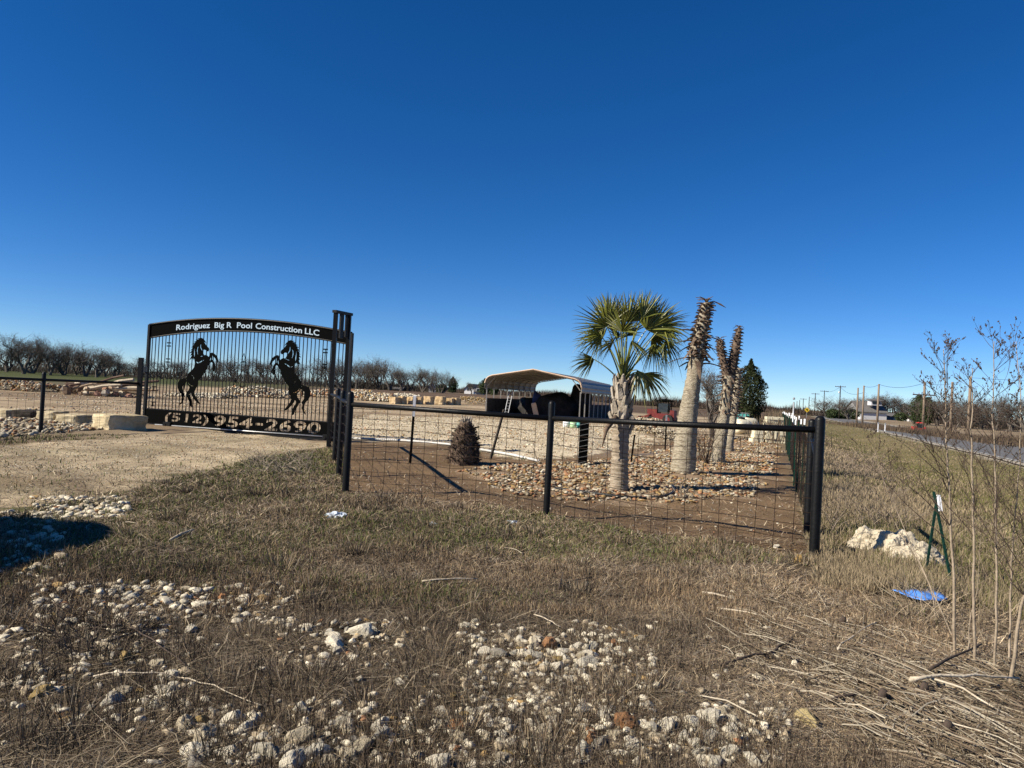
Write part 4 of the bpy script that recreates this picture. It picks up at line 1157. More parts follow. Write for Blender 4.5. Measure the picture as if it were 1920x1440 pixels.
# ------------------------------------------------------------------ trees
def branch_tree(seed, height, spread=.55, levels=5, trunk_r=.2, thin=.03, forks=3, start=.1, gn_=.0, twigs_n=5):
    r = random.Random(seed)
    tr = MB(); cr_ = MB()
    def grow(p, d, L, rad, lv):
        n = 4 if lv < 2 else 3
        pts = [p]; dd = d.copy()
        for i in range(n):
            wob = .14+.08*lv
            dd = (dd+V((r.gauss(0, wob), r.gauss(0, wob), r.gauss(0, wob*.6)+.06))).normalized(); pts.append(pts[-1]+dd*L/n)
        rad2 = max(rad*.62, thin)
        mbx = tr if lv == 0 else cr_
        mbx.tube(pts, [rad+(rad2-rad)*i/n for i in range(n+1)], 6 if lv == 0 else (4 if lv < 3 else 3), False)
        if lv >= levels: return
        k = forks if lv < levels-1 else twigs_n
        for i in range(k):
            f_ = r.uniform(.35 if lv else start+.25, 1.0) if i else 1.0
            q = pts[min(n, int(f_*n))]
            a = r.uniform(0, 2*PI); o = V((math.cos(a), math.sin(a), r.uniform(.2, 1.0)))
            nd = (dd*(1-spread)+o*spread*r.uniform(.7, 1.3)).normalized()
            grow(q, nd, L*r.uniform(.62, .92), max(rad*r.uniform(.42, .62), thin), lv+1)
    k = r.choice([2, 2, 3])
    for i in range(k):
        grow(V((r.uniform(-.2, .2)*(k-1), 0, -.2)), V((r.gauss(0, .12)+(i-.5)*.35*(k-1), r.gauss(0, .12), 1)).normalized(), height*.27, trunk_r, 0)
    zmax = max(v[2] for v in cr_.v)
    f_ = height/zmax
    for m_ in (tr, cr_): m_.v = [(x*f_, y*f_, z*f_) for x, y, z in m_.v]
    return tr, cr_
TV = []
for i in range(7):
    t_, c_ = branch_tree(100+i, 9, spread=(.42, .5, .45, .52, .4, .48, .6)[i], levels=6, trunk_r=.24, thin=.0055, forks=3, twigs_n=3)
    mt = bpy.data.meshes.new('trunk'); mt.from_pydata(t_.v, [], t_.f); mt.materials.append(M['bark'])
    mc = bpy.data.meshes.new('crown'); mc.from_pydata(c_.v, [], c_.f); mc.materials.append(M['bark'])
    TV.append((mt, mc))
def bare_tree(px, Y, pyt, label, i, group, name='bare_tree', wide=1.0, dz=0):
    b = at(px, 740, Y); z = H(b.x, b.y)+dz; h = at(px, pyt, Y).z-z
    e = empty(name, (b.x, b.y, z), label, 'tree', group, rz=U(0, 6.28)); k = h/9
    e.scale = (k*wide, k*wide, k)
    for n_, me in zip(('trunk', 'crown'), TV[i % 7]):
        o = bpy.data.objects.new(n_, me); o.parent = e; link(o)
    return e
ords = ['first', 'second', 'third', 'fourth', 'fifth', 'sixth', 'seventh', 'eighth', 'ninth', 'tenth', 'eleventh', 'twelfth', 'thirteenth', 'fourteenth', 'fifteenth', 'sixteenth', 'seventeenth', 'eighteenth', 'nineteenth', 'twentieth']
left_t = [(-50, 640, 120), (8, 638, 125), (42, 618, 115), (58, 622, 122), (92, 628, 118), (118, 636, 125), (140, 648, 130), (158, 634, 120), (178, 645, 118), (195, 655, 130), (215, 664, 122), (236, 672, 140), (262, 664, 150)]
for i, (x, yt, Y_) in enumerate(left_t):
    bare_tree(x, Y_, yt, f'bare winter tree, {ords[i]} from the left in the tree line left of the gate', i, 'bare trees left of the gate', wide=1.15)
for i, (x, yt) in enumerate(((-20, 650), (25, 648), (70, 640), (105, 652), (150, 650), (188, 668), (225, 674), (252, 680))):
    bare_tree(x, 150, yt, f'bare winter tree, {ords[i]} from the left in the hazier row behind the left tree line', i+3, 'rear row of bare trees at left', wide=1.3)
gate_t = [(300, 672), (335, 668), (372, 672), (405, 668), (440, 660), (462, 664), (492, 668), (520, 676), (556, 672), (590, 668), (615, 662), (640, 668)]
for i, (x, yt) in enumerate(gate_t):
    bare_tree(x, 150+(i*37 % 40), yt, f'bare winter tree, {ords[i]} from the left of those seen through the gate', i+2, 'bare trees behind the gate', wide=1.2)
mid_t = [(668, 668), (690, 664), (708, 660), (730, 666), (752, 684), (768, 690), (792, 680), (812, 694), (826, 688)]
for i, (x, yt) in enumerate(mid_t):
    bare_tree(x, 150+(i*23 % 30), yt, f'bare winter tree, {ords[i]} from the left between gate guide and white house', i+4, 'bare trees left of the white house', wide=1.15)
bare_tree(884, 222, 714, 'small bare tree in front of the white gabled house', 1, None, wide=1.0)
bare_tree(899, 225, 716, 'small bare tree by the right wall of the white gabled house', 3, None)
bare_tree(1338, 36, 672, 'thin bare tree between the leaning palm and the forked palm', 2, None, wide=.9)
bt_ = bare_tree(1552, 190, 738, 'wide spreading bare tree by the road bend beside the lamp pole', 6, None, wide=1.8)
right_t = [(1592, 738), (1606, 740), (1628, 742), (1652, 730), (1668, 734), (1684, 738), (1700, 742), (1716, 736), (1745, 744), (1760, 742), (1778, 738), (1800, 732), (1824, 742), (1845, 738), (1868, 742), (1895, 738), (1925, 732), (1960, 738)]
for i, (x, yt) in enumerate(right_t):
    bare_tree(x, 160-(i*3.4) if not 1600 < x < 1702 else 215, yt, f'bare winter tree, {ords[i]} from the left in the tree line across the road', i, 'bare trees across the road', wide=1.3)

# distant scrub and brush masses: thousands of thin stems
def brush(name, pts, n, h, col, label, wd=.05, spread=.5, width=4):
    pts = [V(p) for p in pts]
    seg = rng.integers(0, len(pts)-1, n); t = rng.random(n)
    P = np.array([p[:2] for p in pts]); b = P[seg]*(1-t)[:, None]+P[seg+1]*t[:, None]
    b += rng.uniform(-width/2, width/2, (n, 2))
    env = .45+.75*vn(b[:, 0]/4, b[:, 1]/4, 50)
    hh = h*rng.uniform(.35, 1, n)*env
    z = HN(b[:, 0], b[:, 1])-.1
    z0 = z+rng.uniform(0, .5, n)*hh
    a = rng.uniform(0, 2*PI, n); s = rng.uniform(0, spread, n)*hh
    tip = np.c_[b[:, 0]+np.cos(a)*s, b[:, 1]+np.sin(a)*s, z+hh]
    base = np.c_[b, z0]
    a2 = rng.uniform(-.6, .6, n); d = np.c_[np.cos(a2), np.sin(a2), 0*a2]*wd/2
    vs = np.stack([base-d, base+d, tip], 1).reshape(-1, 3)
    f = np.arange(n*3).reshape(-1, 3)
    c = np.repeat(np.array(col)[None]*rng.uniform(.5, 1.4, (n, 1)), 3, 0)
    return tag(npmesh(name, vs, f, c, M['blade']), label, 'scrub', kind='stuff')
brush('distant_scrub', [at(-80, 700, 135), at(270, 715, 140), at(660, 728, 165), at(800, 735, 190)], 9000, 3.0, (.05, .042, .034), 'dark winter undergrowth under the far left trees', .10, .4, 10)
brush('distant_scrub', [at(800, 738, 330), at(940, 742, 300), at(1140, 752, 230), at(1330, 760, 220), at(1500, 770, 230)], 20000, 3.4, (.075, .055, .042), 'low brown scrub along the horizon behind the carport and palms', .14, .4, 14)
brush('distant_scrub', [at(1560, 775, 215), at(1700, 780, 205), at(1960, 790, 115)], 14000, 3.2, (.06, .047, .037), 'dense dark undergrowth below the trees across the road', .10, .5, 12)
brush('roadside_weeds', [at(1600, 790, 92), at(1760, 800, 66), at(1980, 820, 45)], 15000, 1.0, (.15, .11, .072), 'tall brown weeds along the far side of the road', .035, .3, 5)
brush('roadside_weeds', [V((q_*CA+p_*SA, -q_*SA+p_*CA, 0)) for q_, p_ in ((.2, 36), (0, 70), (-.6, 150))], 7000, 1.7, (.17, .13, .085), 'tall dry weeds beside the roadside fence in the distance', .04, .3, 3)
# evergreens
def evergreen(px, pyb, pyt, Y, wpx, label, n=5200, leaf=.16, cat='tree', col=(.035, .05, .018), name='evergreen_tree', shape='cone', tilt=0):
    b = at(px, pyb, Y); z = H(b.x, b.y); h = at(px, pyt, Y).z-z; w_ = wpx/F*Y
    e = empty(name, (b.x, b.y, z), label, cat)
    mb = MB(); mb.tube([(0, 0, -.1), (0, 0, h*.5), (.05, 0, h*.85)], [.12*h/5, .08*h/5, .02], 7); mb.build('trunk', M['bark2'], e)
    t = rng.uniform(.08, 1, n)
    prof_ = (np.sin(np.clip(t*1.02, 0, 1)*PI)**.6*(1.15-.6*t) if shape == 'cone' else np.sin(t*PI)**.5)
    a = rng.uniform(0, 2*PI, n); lump_ = .45+.95*vn(a*1.9+t*5, t*8, 61)
    rr = rng.uniform(.35, 1, n)**.5*prof_*w_/2*lump_
    c = np.c_[np.cos(a)*rr, np.sin(a)*rr, t*h*(.9+.14*lump_)]
    d1 = rng.normal(size=(n, 3)); d1 /= np.linalg.norm(d1, axis=1)[:, None]; d2 = rng.normal(size=(n, 3)); d2 /= np.linalg.norm(d2, axis=1)[:, None]
    L = leaf*rng.uniform(.5, 1.3, n)[:, None]
    vs = np.stack([c-d1*L*.5, c+d2*L*.35, c+d1*L*.6], 1).reshape(-1, 3)
    cc = np.repeat(np.array(col)[None]*rng.uniform(.5, 1.7, (n, 1)), 3, 0)
    o = npmesh('crown', vs, np.arange(n*3).reshape(-1, 3), cc, M['ever']); o.parent = e
    return e
evergreen(1403, 800, 682, 50, 66, 'dense dark green evergreen tree right of the dead palms', 12000, .20, col=(.028, .036, .013))
evergreen(848, 738, 709, 210, 22, 'dark conical evergreen left of the white gabled house', 2500, .6)
evergreen(828, 738, 722, 180, 20, 'round dark bush beside the small white house', 2500, .5, shape='r', name='evergreen_bush', cat='bush')
evergreen(908, 740, 712, 190, 30, 'dark evergreen just left of the carport roof', 2600, .5)
evergreen(926, 742, 716, 180, 22, 'dark evergreen behind the left carport post', 2000, .45)
evergreen(1722, 795, 744, 135, 34, 'dark green oak behind the red tractor across the road', 3500, .4, shape='r')
evergreen(1738, 797, 748, 130, 30, 'dark green oak just right of the wooden pole by the red tractor', 3500, .4, shape='r')
for i, (x, yt) in enumerate(((1560, 768), (1580, 770), (1598, 768), (1690, 775))):
    evergreen(x, 788, yt, 170, 26, f'low dark green bush, {ords[i]} from the left across the road', 1500, .5, shape='r', name='evergreen_bush', cat='bush')

# ------------------------------------------------------------------ far buildings
M['hwhite'] = mat('white_siding', (.50, .50, .51), (.60, .60, .60), 4, .7)
M['hroof'] = mat('grey_shingles', (.10, .095, .09), (.15, .14, .135), 4, .85)
M['hgrey'] = mat('grey_siding', (.22, .22, .22), (.28, .28, .28), 4, .8)
def house(px0, px1, pyb, py_e, py_r, Y, dep, label, wall='hwhite', rz=0, front_gable=True, wins=(), name='house', door=False):
    a = at(px0, pyb, Y); b = at(px1, pyb, Y); L = (b-a).length; ze = at(px0, py_e, Y).z; zr = at((px0+px1)/2, py_r, Y).z
    z0 = H((a.x+b.x)/2, Y)-.1; he = ze-z0; hr = zr-z0
    e = empty(name, ((a.x+b.x)/2, Y, z0), label, 'house', rz=rz)
    mb = MB(); mb.box((0, dep/2, he/2), (L, dep, he))
    if front_gable:
        for y in (0.02, dep-.02): mb.add([(-L/2, y, he), (L/2, y, he), (0, y, hr)], [(0, 1, 2)])
    else:
        pass
    mb.build('wall', M[wall], e)
    if not front_gable:
        for x in (-L/2, L/2): mb = MB(); mb.add([(x, 0, he), (x, dep, he), (x, dep/2, hr)], [(0, 1, 2)]); mb.build('gable', M['hgrey'], e)
    mb = MB(); o_ = .35; t_ = .15
    if front_gable:
        for s in (-1, 1):
            mb.add([(s*(L/2+o_), -o_, he-.1), (s*(L/2+o_), dep+o_, he-.1), (0, dep+o_, hr), (0, -o_, hr), (s*(L/2+o_), -o_, he-.1+t_), (s*(L/2+o_), dep+o_, he-.1+t_), (0, dep+o_, hr+t_), (0, -o_, hr+t_)], [(0, 1, 2, 3), (4, 7, 6, 5), (0, 3, 7, 4), (1, 5, 6, 2), (0, 4, 5, 1)])
    else:
        for s in (0, 1):
            ys = -o_ if s == 0 else dep+o_
            mb.add([(-L/2-o_, ys, he-.1), (L/2+o_, ys, he-.1), (L/2+o_, dep/2, hr), (-L/2-o_, dep/2, hr), (-L/2-o_, ys, he-.1+t_), (L/2+o_, ys, he-.1+t_), (L/2+o_, dep/2, hr+t_), (-L/2-o_, dep/2, hr+t_)], [(0, 1, 2, 3), (4, 7, 6, 5), (0, 3, 7, 4), (1, 5, 6, 2), (0, 4, 5, 1)])
    mb.build('roof', M['hroof'], e)
    for x, z, w_, h_ in wins:
        mb = MB(); mb.box((x*L/2, -.04, z), (w_, .06, h_)); f_ = mb.build('window', M['hwhite'] if wall != 'hwhite' else M['hgrey'], e)
        mb = MB(); mb.box((x*L/2, -.08, z), (w_-.25, .04, h_-.25)); mb.build('pane', M['glass'], f_)
    return e
house(870, 888, 738, 730, 720, 232, 9, 'white gabled house left of the carport', wins=((-.2, 1.6, .9, 1.1),), rz=-.25)
house(888, 908, 739, 732, 724, 236, 8, 'long white wing with dark roof right of the gabled house', front_gable=False, wins=((.5, 1.5, 1, 1),))
house(803, 816, 738, 725, 717, 185, 8, 'small white house half hidden behind bare trees', rz=.1)
house(890, 905, 742, 734, 730, 215, 6, 'low grey shed in front of the long white wing', wall='hgrey', front_gable=False, wins=((-.3, 1.2, .8, 1.4), (.4, 1.2, .8, 1.4)), name='shed')
house(734, 752, 737, 729, 726, 170, 6, 'dark open barn under the bare trees in the middle distance', wall='bark2', front_gable=False, name='barn')
h_ = house(1613, 1662, 789, 772, 754, 178, 9, 'two storey house with grey hipped roof across the road', wall='hwhite', front_gable=False)
mb = MB(); mb.box((.5, .9, 4.1), (2.4, 2.0, 1.1)); d_ = mb.build('dormer', M['hwhite'], h_)
mb = MB(); mb.box((.5, -.15, 4.15), (1.9, .06, .6)); mb.build('pane', M['glass'], d_)
mb = MB(); mb.add([(-1.1, -.5, 4.6), (2.1, -.5, 4.6), (2.1, 2, 4.9), (-1.1, 2, 4.9), (-1.1, -.5, 4.75), (2.1, -.5, 4.75), (2.1, 2, 5.1), (-1.1, 2, 5.1)], [(0, 1, 2, 3), (4, 7, 6, 5), (0, 4, 5, 1), (1, 5, 6, 2), (0, 3, 7, 4)]); mb.build('dormer_roof', M['hroof'], d_)
house(1664, 1686, 786, 780, 776, 185, 6, 'low grey annexe right of the two storey house', wall='hgrey', front_gable=False)
house(1704, 1760, 789, 783, 780, 175, 7, 'long low pale building behind the trees right of the annexe', front_gable=False)

# ------------------------------------------------------------------ utility poles and wires
M['pole'] = mat('weathered_pole', (.13, .095, .065), (.26, .20, .145), 3, .9, stretch=(3, 3, .4))
poles = [(1820, 706, 64, 0, 'brown utility pole nearest, right of the saplings'), (1786, 716, 76, 0, 'utility pole half hidden behind the tallest sapling'), (1734, 716, 80, 1, 'utility pole with crossarm beside the red tractor'), (1648, 720, 92, 0, 'brown utility pole in front of the grey roofed house'), (1620, 723, 108, 0, 'brown utility pole at the left wall of the house, right of its twin'), (1609, 727, 112, 0, 'brown utility pole left of its twin by the house'), (1576, 723, 165, 2, 'dark lamp pole with crossarm beside the spreading bare tree'), (1546, 732, 210, 2, 'utility pole with crossarm above the spreading bare tree'), (1529, 737, 225, 2, 'utility pole with crossarm left of the spreading bare tree'), (1517.5, 744, 240, 0, 'plain utility pole by the yellow road sign'), (1506.5, 747, 260, 2, 'small far utility pole left of the yellow road sign'), (1499.5, 750, 280, 0, 'tiny far utility pole, third from the left'), (1494.5, 752, 300, 0, 'tiny far utility pole, second from the left'), (1489.5, 755, 320, 0, 'tiny far utility pole, leftmost of the row')]
tops = []
for px_, pyt, Y_, arm, lab in poles:
    t_ = at(px_, pyt, Y_); z = H(t_.x, t_.y)
    e = empty('utility_pole', (t_.x, t_.y, z), lab, 'utility pole', 'utility poles along the road')
    hh = t_.z-z; r0 = .15 if Y_ < 150 else .14
    mb = MB(); mb.tube([(0, 0, -.2), (0, 0, hh)], [r0, r0*.75], 8); mb.build('pole', M['pole'] if Y_ < 150 else M['bark2'], e, True)
    if arm:
        zz = hh-(.25 if arm == 2 else 1.4)
        mb = MB(); mb.box((0, 0, zz), (2.2, .12, .12), rz=-.35); mb.build('crossarm', M['bark2'], e)
        mb = MB()
        for s in (-1, -.5, .5, 1): mb.tube([(s*math.cos(.35), -s*math.sin(.35), zz+.05), (s*math.cos(.35), -s*math.sin(.35), zz+.22)], .05, 5)
        mb.build('insulators', M['galv'], e)
    if px_ == 1576:
        mb = MB(); mb.sphere((-.25, 0, hh-1.5), .18, 8, 6); mb.build('lamp_head', M['white'], e)
    tops.append(t_)
def cable(a, b, sag, label, r=.012):
    pts = [a.lerp(b, i/12)+V((0, 0, -sag*4*(i/12)*(1-i/12))) for i in range(13)]
    mb = MB(); mb.tube(pts, r, 3, False); tag(mb.build('overhead_cable', M['blackm']), label, 'cable')
cable(tops[3]+V((0, 0, -.05)), tops[2]+V((0, 0, -.1)), .45, 'overhead cable from the house pole to the pole by the tractor', .02)
cable(tops[2]+V((0, 0, -.1)), tops[0]+V((0, 0, -.1)), .4, 'overhead cable from the tractor pole to the nearest pole', .016)
cable(tops[0]+V((0, 0, -.1)), tops[0]+V((14, -14, .3)), .4, 'overhead cable running right from the nearest pole', .014)
cable(tops[4]+V((0, 0, -.1)), tops[3]+V((0, 0, -.1)), .2, 'overhead cable between the twin pole and the house pole', .02)
cable(tops[6]+V((0, 0, -.3)), tops[4]+V((0, 0, -1)), .8, 'overhead cable from the lamp pole to the twin poles', .025)
cable(tops[7]+V((0, 0, -.2)), tops[6]+V((0, 0, -.2)), .6, 'overhead cable between the lamp pole and the next pole left', .03)
# yellow warning sign, white delineators, small posts
p = at(1512, 790, 150); z = H(p.x, p.y)
e = empty('warning_sign', (p.x, p.y, z), 'yellow diamond road warning sign with dark arrow far down the road', 'road sign')
M['yel'] = mat('sign_yellow', (.75, .50, .03), (.80, .55, .04), 4, .5)
zs = at(1512, 768.5, 150).z-z
mb = MB(); mb.tube([(0, 0, -.1), (0, 0, zs)], .04, 6); mb.build('post', M['galv'], e)
mb = MB(); mb.box((0, -.06, zs), (.75, .03, .75), M=Matrix.Rotation(PI/4, 3, 'Y')); mb.build('sign_face', M['yel'], e)
mb = MB(); mb.box((.02, -.09, zs), (.12, .02, .4)); mb.box((-.1, -.09, zs+.1), (.22, .02, .12)); mb.build('arrow_mark', M['blackm'], e)
for i, (a_, b_, yy_) in enumerate(((1646, 810, 790), (1659, 812, 794))):
    p = on(a_, b_); hgt = .8
    e = empty('road_delineator', p, f'thin white plastic road marker, {("left","right")[i]} of the pair on the far shoulder', 'road marker', 'white road markers')
    mb = MB(); mb.box((0, 0, .40), (.08, .04, .9)); mb.build('blade', M['white'], e)
    mb = MB(); mb.box((0, -.03, .82), (.10, .012, .14)); mb.build('reflector', M['galv'], e)
# tall galvanised post at the far end of the roadside fence
p = P3+D*19; p.x += .1; e = empty('steel_post', (p.x, p.y, H(p.x, p.y)), 'tall pale galvanised post rising above the roadside fence', 'post')
mb = MB(); mb.tube([(0, 0, -.1), (0, 0, 1.85)], .026, 8); mb.build('post', M['galv'], e, True)
mb = MB(); mb.sphere((0, 0, 1.97), .045, 8, 5); mb.build('cap', M['galv'], e)
#NEAR
# ------------------------------------------------------------------ foreground stakes, cement lumps, tarp, litter
def lean_t(px0, py0, px1, py1, label, dY=0, tipw=False):
    a = on(px0, py0); b = at(px1, py1, a.y+dY)
    e = empty('steel_post', a, label, 'steel post')
    d = b-a; mb = MB(); mb.beam(-d*.1, d, .026, .006, up=(0, 1, 0)); mb.beam(-d*.1+V((0, .012, 0)), d+V((0, .012, 0)), .006, .026, up=(0, 1, 0))
    for i in range(int(d.length/.07)):
        q = d*((i+.5)*.07/d.length); mb.box((q.x, q.y-.008, q.z), (.014, .01, .022))
    mb.build('shaft', M['green'], e)
    if tipw: mb = MB(); mb.beam(d*.80+V((.02, -.02, 0)), d*.97+V((.03, -.02, 0)), .035, .012, up=(0, 1, 0)); mb.build('white_label', M['white'], e)
    return e
lean_t(1735, 1082, 1758, 930, 'dark green steel post leaning right beside the cement lumps', .1)
lean_t(1787, 1108, 1751, 922, 'green steel post leaning left with white strip near its top', .35, True)
M['cement'] = mat('hardened_cement', (.36, .31, .22), (.52, .46, .35), 9, .95, 0, 1.5, 14, spec=.1)
def cem(px, py, s, label, seed, flat=.75):
    p = on(px, py); bm = bmesh.new(); bmesh.ops.create_icosphere(bm, subdivisions=5, radius=1)
    for v in bm.verts:
        d = v.co.copy(); k = 1+.38*mnoise.noise(d*1.5+V((seed, 0, 0)))+.14*mnoise.noise(d*4+V((seed, 3, 0)))+.07*mnoise.noise(d*11)+.035*mnoise.noise(d*24)
        v.co = V((d.x*s[0], d.y*s[1], max(-.2, d.z)*s[2]))*k
    me = bpy.data.meshes.new('cement_lump'); bm.to_mesh(me); bm.free(); me.materials.append(M['cement'])
    o = bpy.data.objects.new('cement_lump', me); o.location = (p.x, p.y, p.z+.01); link(o); tag(o, label, 'cement lump')
cem(1634, 1026, (.24, .2, .25), 'left pale lump of hardened cement right of the corner post', 2)
cem(1678, 1042, (.27, .24, .27), 'middle pale cement lump crossed by the post shadow', 5)
cem(1716, 1056, (.30, .22, .19), 'right low cement lump touching the leaning green post', 11)
M['bluep'] = mat('blue_feed_bag', (.07, .22, .62), (.12, .30, .75), 30, .5, 0, .3, 60)
pb2 = [on(*q_) for q_ in ((1672, 1119), (1700, 1116), (1750, 1116), (1766, 1124), (1776, 1134), (1735, 1137), (1715, 1131), (1690, 1124))]
cx = sum((p for p in pb2), V((0, 0, 0)))/len(pb2)
bm = bmesh.new(); n_ = 14; vs_ = []
rings = []
for k in range(6):
    t = k/5; rr = []
    for i in range(48):
        f_ = i/48*len(pb2); a_, b_ = pb2[int(f_) % len(pb2)], pb2[(int(f_)+1) % len(pb2)]; e_ = a_.lerp(b_, f_ % 1)
        q = cx.lerp(e_, 1-t); q = q+V((0, 0, .045+.008*math.sin(q.x*31)+.008*mnoise.noise(q*9)+.015*t)); rr.append(bm.verts.new(q))
    rings.append(rr)
for k in range(5):
    for i in range(48): 
        try: bm.faces.new((rings[k][i], rings[k][(i+1) % 48], rings[k+1][(i+1) % 48], rings[k+1][i]))
        except Exception: pass
me = bpy.data.meshes.new('blue_bag'); bm.to_mesh(me); bm.free(); me.materials.append(M['bluep']); me.shade_smooth()
o = link(bpy.data.objects.new('blue_bag', me)); tag(o, 'blue woven plastic sack flattened in the straw at right', 'plastic bag')
sm_ = o.modifiers.new('thick', 'SOLIDIFY'); sm_.thickness = .006
M['litter'] = mat('clear_plastic_litter', (.40, .46, .52), (.60, .65, .70), 20, .3)
for px_, py_, s_, lab in ((629, 971, .11, 'crumpled clear plastic bag in the grass left of the front fence'), (960, 983, .07, 'small clear plastic scrap just left of the middle fence post'), (812, 985, .05, 'tiny whitish litter scrap in the grass between the two fence posts')):
    p = on(px_, py_); bm = bmesh.new(); bmesh.ops.create_icosphere(bm, subdivisions=3, radius=1)
    for v in bm.verts:
        d = v.co.copy(); k = 1+.8*mnoise.noise(d*2.5+V((px_, 0, 0))); v.co = V((d.x*s_, d.y*s_*.7, d.z*s_*.4))*k
    me = bpy.data.meshes.new('plastic_litter'); bm.to_mesh(me); bm.free(); me.materials.append(M['litter'])
    o = bpy.data.objects.new('plastic_litter', me); o.location = p+V((0, 0, s_*.25)); link(o); tag(o, lab, 'litter')
# fallen sticks
def stick(px0, py0, px1, py1, r, m, label, bend=.03, lift=.03, name='fallen_stick'):
    a = on(px0, py0)+V((0, 0, lift)); b = on(px1, py1)+V((0, 0, lift*1.2))
    mb = MB(); n = 7; pts = []
    for i in range(n+1):
        t = i/n; pts.append(a.lerp(b, t)+V((U(-1, 1)*bend*.2, U(-1, 1)*bend*.3, bend*.35*math.sin(PI*t))))
    mb.tube(pts, [r*.62*(1-.45*i/n) for i in range(n+1)], 7); return tag(mb.build(name, M[m], None, True), label, 'stick')
M['driftw'] = mat('bleached_wood', (.36, .30, .21), (.56, .49, .38), 14, .85, 0, .4, 40, stretch=(1, 1, 1))
M['darkw'] = mat('dark_dead_wood', (.035, .026, .02), (.09, .065, .05), 14, .9, 0, .4, 40)
stick(318, 1019, 362, 1000, .028, 'driftw', 'short pale board lying in the green grass left of centre')
stick(232, 985, 255, 988, .012, 'driftw', 'thin pale stick beside the dark shadow at left')
stick(790, 1097, 895, 1093, .014, 'driftw', 'long thin pale stalk in the grass right of centre left')
stick(945, 1033, 982, 1046, .011, 'driftw', 'curved pale stick in front of the middle fence post', .06)
stick(1316, 1117, 1374, 1131, .017, 'driftw', 'thick tan stick lying in the straw right of centre')
stick(1345, 1148, 1440, 1166, .014, 'driftw', 'long tan stick just below the thick tan one')
stick(1436, 1240, 1490, 1207, .017, 'darkw', 'dark forked stick in the straw above the bottom right stones')
stick(1350, 1259, 1440, 1236, .016, 'darkw', 'dark crooked stick next to the forked one', .05)
stick(1555, 1325, 1632, 1310, .017, 'darkw', 'dark charred stick lying level in the lower right straw')
stick(1048, 1115, 1055, 1086, .016, 'darkw', 'short dark stub poking up in the right middle grass', .0, .05)
stick(1040, 1105, 1110, 1090, .010, 'darkw', 'thin dark twig beside the dark stub')
stick(240, 1180, 350, 1262, .009, 'darkw', 'thin dark branch crossing the lower left grass')
stick(180, 1278, 330, 1281, .007, 'driftw', 'long curved pale twig above the lower left stones', .07)
stick(330, 1280, 500, 1340, .006, 'driftw', 'long pale twig trailing right from the lower left stones', .05)
stick(170, 1225, 300, 1188, .010, 'darkw', 'dark crooked twig below the left stone scatter', .06)
stick(1000, 1160, 1050, 1185, .008, 'driftw', 'pair of thin pale stems above the central stones')
stick(1690, 1280, 1890, 1355, .013, 'driftw', 'long bent pale stem arching over the straw pile', .16)
stick(1700, 1298, 1915, 1300, .016, 'driftw', 'long pale branch lying level across the straw pile', .08, .07)
stick(1740, 1280, 1840, 1235, .016, 'darkw', 'dark stick leaning on the straw pile by the saplings', .02, .08)
stick(1568, 1235, 1640, 1185, .010, 'driftw', 'pale stem at the upper end of the straw pile', .04, .06)
for i, (x_, y_) in enumerate(((1579, 1175), (1653, 1318), (1731, 1305), (1774, 1380))):
    p = on(x_, y_); mb = MB(); mb.tube([(0, 0, -.03), (.005, 0, .05), (0.01, 0, .075)], [.028, .024, .016], 7); mb.build('stub', M['darkw'], None, True, loc=p)
    o = C.objects[-1]; tag(o, ('dark stalk stump at the top of the straw pile', 'dark stalk stump left of the bent pale stem', 'dark stalk stump beside the bent pale stem', 'dark stalk stump below the long level branch')[i], 'stump'); o.name = 'stalk_stump'

# saplings
def sapling(px0, py0, tops_, r0, label, seed, nbr=12, brL=.55, dark=False, leafy=True, zmin=.5, left=0):
    nbr = int(nbr*1.9); zmin *= .75
    r0 *= .56; rr = random.Random(seed); a = on(px0, py0); e = empty('bare_sapling', a, label, 'sapling')
    pts = [V((0, 0, -.05))]
    for (x, y, dy) in tops_: pts.append(at(x, y, a.y+dy)-a)
    P = sm(pts, 6); n = len(P)
    for p in P[1:-1]: p += V((rr.gauss(0, .003), rr.gauss(0, .003), 0))
    mb = MB(); mb.tube(P, [r0*(1-.78*(i/(n-1))) for i in range(n)], 8); mb.build('stem', M['sap'], e, True)
    br = MB(); sd_ = MB()
    htot = P[-1].z
    def twig(q, d, L, r, lv):
        pp = [q]; dd = d.copy()
        for k in range(5):
            dd = (dd+V((rr.gauss(0, .10), rr.gauss(0, .10), rr.gauss(.03, .07)))).normalized(); pp.append(pp[-1]+dd*L/5)
        br.tube(pp, [r*(1-.13*k) for k in range(6)], 4)
        if lv < 3:
            for k in range(4 if lv < 1 else 2):
                o = V((rr.gauss(0, .8), rr.gauss(0, .8), rr.uniform(0, .8))); twig(pp[rr.randint(1, 5)], (dd+o*.9).normalized(), L*rr.uniform(.3, .55), max(r*.5, .0012), lv+1)
        if lv >= 1 and leafy and q.z > htot*.62:
            for k in range(rr.choice((0, 0, 1, 3))):
                c = pp[rr.randint(2, 5)]+V((rr.gauss(0, .001), rr.gauss(0, .001), rr.gauss(0, .001))); br.sphere(c, rr.uniform(.002, .0048), 5, 3, (1, 1, 1.3), .3)
    for i in range(nbr):
        t = zmin+(1-zmin)*(i+rr.random())/nbr; q = P[int(t*(n-1))]; az = rr.uniform(0, 2*PI) if rr.random() > left else rr.uniform(2.4, 3.9)
        el = rr.uniform(.55, 1.1); d = V((math.cos(az)*math.cos(el), math.sin(az)*math.cos(el)*.7, math.sin(el)))
        twig(q, d, brL*rr.uniform(.5, 1.1)*(1.15-.92*t), r0*.36*(1.1-.6*t), 0)
    br.build('branches', M['twig'], e)
    return e
